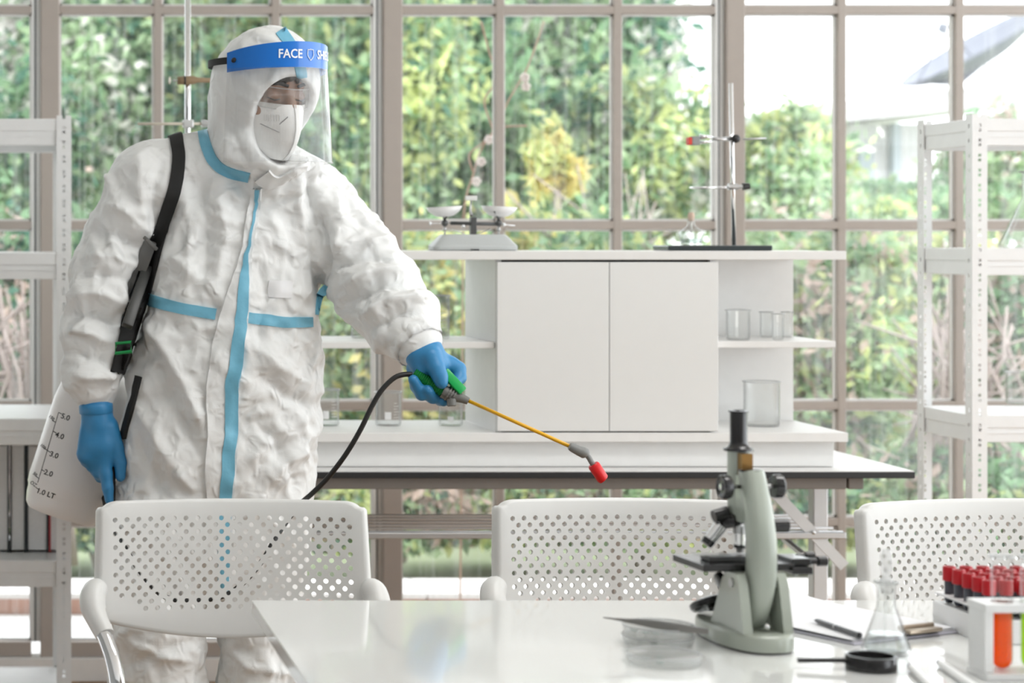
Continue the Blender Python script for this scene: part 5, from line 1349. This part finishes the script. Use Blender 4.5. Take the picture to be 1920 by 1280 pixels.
# gathered sleeve end around the glove
cc = P_(777, 636, -.178); axv = (P_(752, 602, -.14)-P_(780, 640, -.18)).normalized(); M = axisM(cc, axv); rows = []
for zq, g in ((-.020, .98), (-.024, 1.06), (-.010, 1.12), (.012, 1.13), (.04, 1.02)):
    rows.append([M @ Vector((.0475*g*math.cos(a)*(1+.03*math.sin(9*a)+.02*math.sin(17*a+1)), .0475*g*math.sin(a)*(1+.03*math.sin(9*a)+.02*math.sin(17*a+1)), zq)) for a in np.linspace(0, 2*PI, 60, endpoint=False)])
MB().grid(rows, wrap=True).build('sleeve_cuff', SUIT, cov, True, False)
cc = P_(180, 742, -.03); M = axisM(cc, (0, 0, 1)); rows = []
for zq, g in ((-.024, .97), (-.012, 1.0), (.004, 1.02), (.02, 1.04)):
    rows.append([M @ Vector((.0335*g*math.cos(a)*(1+.02*math.sin(26*a)), .0335*g*math.sin(a)*(1+.02*math.sin(26*a)), zq)) for a in np.linspace(0, 2*PI, 104, endpoint=False)])
MB().grid(rows, wrap=True).build('ribbed_cuff', SUIT, cov, True, False)

# ------------------------------------------------------------------ pump sprayer
tk0 = W(114, 966, 4.45); tax = Vector((.295, .0, .955)).normalized()
spr = thing('pump_sprayer', tk0, 'white pressure sprayer tank with black strap, hose and yellow lance carried by the person', 'sprayer')
Mt = axisM(tk0, tax)
TANK = mat('translucent_white_poly', (.80, .775, .76), .32, noise_amt=.02, sss=.25)
prof = [(0, .010), (.05, .006), (.062, .0), (.074, .001), (.081, .010), (.0855, .03), (.0865, .045), (.0905, .052), (.0915, .07), (.0885, .24), (.083, .275), (.068, .303), (.045, .322), (.032, .327)]
mb = MB().lathe(prof+[(0, .328)], 48, Mt); tank = mb.build('tank', TANK, spr, 45)
TB = BVHTree.FromPolygons([tuple(p) for p in mb.v], mb.f)
MB().lathe([(.032, .326), (.035, .328), (.035, .350), (.030, .353), (.012, .354), (.012, .38), (0, .381)], 24, Mt).build('tank_cap', BLACK, spr, 40)
INK = mat('black_scale_print', (.02, .02, .02), .6)
def decal(txt, u, v, px, ang):
    vs, fsx = text_mesh(txt, px); q = []; a = math.radians(ang)
    for p in vs:
        h_ = hit(u+p.x*math.cos(a)+p.y*math.sin(a), v+p.x*math.sin(a)-p.y*math.cos(a), TB)
        if h_ is None: return
        q.append(h_[0]+h_[1]*.0005)
    mb = MB(); mb.add(q, fsx); mb.build('scale_lettering', INK, tank, fix=False)
for tx, u, v, px, an in (('5.0', 123, 782, 14, 20), ('4.0', 112, 817, 14, 20), ('3.0', 101.5, 853, 14, 20), ('2.0', 91, 887, 14, 20), ('1.0 LT', 86, 925, 14, 20), ('Max.', 101, 769, 8.5, 48), ('150', 97, 783, 8, 42), ('100', 81, 837, 8, 42), ('50', 66, 889, 8, 40), ('OZ', 63, 907, 9, 35)):
    decal(tx, u, v, px, an)
def tl(a, b, r=.0009): line_on([a, ((a[0]+b[0])/2, (a[1]+b[1])/2), b], TB, r, INK, tank, 'scale_line', 0)
tl((110, 773), (68, 914)); tl((110, 773), (116, 776)); tl((68, 914), (74, 918)); tl((99.5, 808), (106, 812)); tl((88.5, 844), (95, 848)); tl((83, 840), (88.5, 844)); tl((78, 880), (84, 884)); tl((98, 788), (104, 791)); tl((67, 892), (72, 896))
# strap, clip, holder
STR = mat('black_webbing', (.010, .010, .010), .8, scale=300, bump=.2)
strip('strap', [(333, 272), (335, 300), (328, 350), (312, 400), (298, 445), (284, 490), (268, 540), (251, 590), (237, 640), (218, 700)], [25, 25, 25, 25, 24, 28, 34, 36, 32, 24], STR, spr, off=.006, skirt=.0, smooth_y=3, over=P_(333, 328, .0))
strip('strap_lower', [(262, 706), (254, 740), (245, 775), (238, 800), (233, 822)], [10, 9, 9, 8, 8], STR, spr, off=.008, skirt=0, smooth_y=2)
def barbox(name, a, b, w, th, m, parent, extra=0., bev=.003):
    a = Vector(a); b = Vector(b); M = axisM(a, b-a, (0, -1, 0)); Ld = (b-a).length
    return MB().box(-w/2, w/2, -th/2, th/2, -extra, Ld+extra, bev, M=M).build(name, m, parent, 40)
def surf_pt(u, v, off):
    h_ = hit(u, v); p = h_[0] if h_ else W(u, v, 4.2); return p+(CAM-p).normalized()*off
ha, hb = surf_pt(276, 500, .020), surf_pt(238, 612, .022)
DG = mat('dark_grey_plastic', (.035, .036, .034), .4); MG = mat('mid_grey_plastic', (.13, .13, .125), .4)
barbox('lance_holder', ha, hb, .022, .016, DG, spr)
ca, cb_ = surf_pt(282, 452, .026), surf_pt(262, 507, .028)
cl_ = barbox('holder_clip', ca, cb_, .027, .018, MG, spr)
barbox('clip_slot', surf_pt(281, 462, .036), surf_pt(279, 470, .036), .012, .004, BLACK, cl_, bev=.001)
barbox('clip_lip', surf_pt(272, 446, .032), surf_pt(292, 466, .032), .008, .012, MG, cl_, bev=.002)
gb = surf_pt(231, 652, .022); GRN = mat('green_plastic', (.004, .22, .055), .35)
sq = [(-.0165, -.011), (.0165, -.007), (.0150, .012), (-.0150, .009)]
MB().tube([gb+Vector((a_, -.004, b_)) for a_, b_ in sq+[sq[0], sq[1]]], .0035, 8).build('green_buckle', GRN, spr, 60)
# black pump lever between finger and thumb
MB().tube([g1(212, 838, .012), g1(212, 900, .010), g1(211, 985, .008)], .0055, 10).build('pump_lever', BLACK, spr, True)
# hose
hp = [g2(772, 702, -.004), g2(757, 702, -.006), g2(738, 709, -.008), g2(715, 732, -.01), g2(697, 762, -.01), g2(676, 805, -.01), g2(648, 852, .0), g2(615, 895, .02), g2(585, 925, .03), g2(560, 948, .02), g2(525, 995, -.02), g2(485, 1060, -.05), W(430, 1112, 4.02), W(360, 1126, 4.02), W(305, 1116, 4.04), W(262, 1070, 4.08), W(228, 1015, 4.16), W(205, 975, 4.30), tk0+tax*.06+Vector((.07, -.03, 0))]
MB().tube(spline(hp, 6), .0052, 12).build('hose', mat('black_rubber', (.010, .010, .010), .45), spr, True)
# grip
ga, gbb = g2(776, 699, -.004), g2(833, 735, -.016)
GR = mat('green_grip', (.006, .20, .04), .38)
n_ = 34; MB().tube([ga.lerp(gbb, i/n_) for i in range(n_+1)], [.0105 if i % 2 else .0122 for i in range(n_+1)], 16).build('grip', GR, spr, 30)
MB().tube([g2(830, 733, -.016), g2(842, 739, -.018), g2(852, 742, -.02), g2(868, 747, -.022), g2(878, 752, -.024)], [.0135, .0135, .0115, .0090, .0072], 16).build('valve_body', mat('valve_grey', (.16, .16, .15), .45), spr, 45)
rib = MB()
for i in range(3):
    p = g2(841+i*5, 738+i*2.4, -.019); q = (gbb-ga).normalized(); rib.lathe([(.0118, -.0012), (.0152, -.0012), (.0152, .0012), (.0118, .0012)], 16, axisM(p, q), closed=True)
rib.build('valve_ribs', MATS['valve_grey'], spr)
kp = g2(846, 746, -.024); kn_ = MB()
for i in range(18):
    a = 2*PI*i/18
kprof = []
M = axisM(kp, (0.05, -.15, -1)); rows = []
for zq, g in ((0, .7), (.002, 1), (.0145, 1), (.016, .85), (.0161, .01)):
    rows.append([M @ Vector((.0088*g*math.cos(a)*(1+.04*(k % 2)), .0088*g*math.sin(a)*(1+.04*(k % 2)), zq)) for k, a in enumerate(np.linspace(0, 2*PI, 36, endpoint=False))])
MB().grid(rows, wrap=True).build('valve_knob', MATS['valve_grey'], spr, 30, False)
LV = mat('green_lever', (.004, .38, .08), .3)
la, lb = g2(836, 700, -.022), g2(864, 730, -.028); Ml = axisM(la, lb-la, (0, -1, .3)); ll = (lb-la).length
MB().box(-.0095, .0095, -.0065, .0065, -.006, ll+.006, .003, M=Ml).box(-.0095, -.0045, -.0125, -.003, ll*.55, ll+.006, .0015, M=Ml).box(.0045, .0095, -.0125, -.003, ll*.55, ll+.006, .0015, M=Ml).build('trigger_lever', LV, spr, 40)
na, nb_ = g2(876, 750, -.024), W(1074, 839, 3.97)
MB().tube([na, nb_], .0037, 14).build('lance', mat('yellow_lance', (.80, .42, .01), .35), spr, True)
w3 = lambda u, v: W(u, v, 3.965)
MB().tube([w3(1068, 836), w3(1072, 838), w3(1086, 845), w3(1090, 846), w3(1097, 850), w3(1100, 853)], [.0068, .0085, .0098, .0105, .0108, .008], 16).build('nozzle_joint', mat('nozzle_grey', (.22, .225, .22), .45), spr, 50)
MB().tube(spline([w3(1096, 850), w3(1103, 856), w3(1109, 866), w3(1114, 874)], 4), .0052, 12).build('nozzle_elbow', MATS['nozzle_grey'], spr, True)
MB().tube([w3(1112, 870), w3(1114, 873), w3(1130, 897), w3(1132, 899)], [.0095, .0115, .0112, .0098], 20).build('nozzle_tip', mat('red_nozzle', (.70, .010, .014), .35), spr, 40)
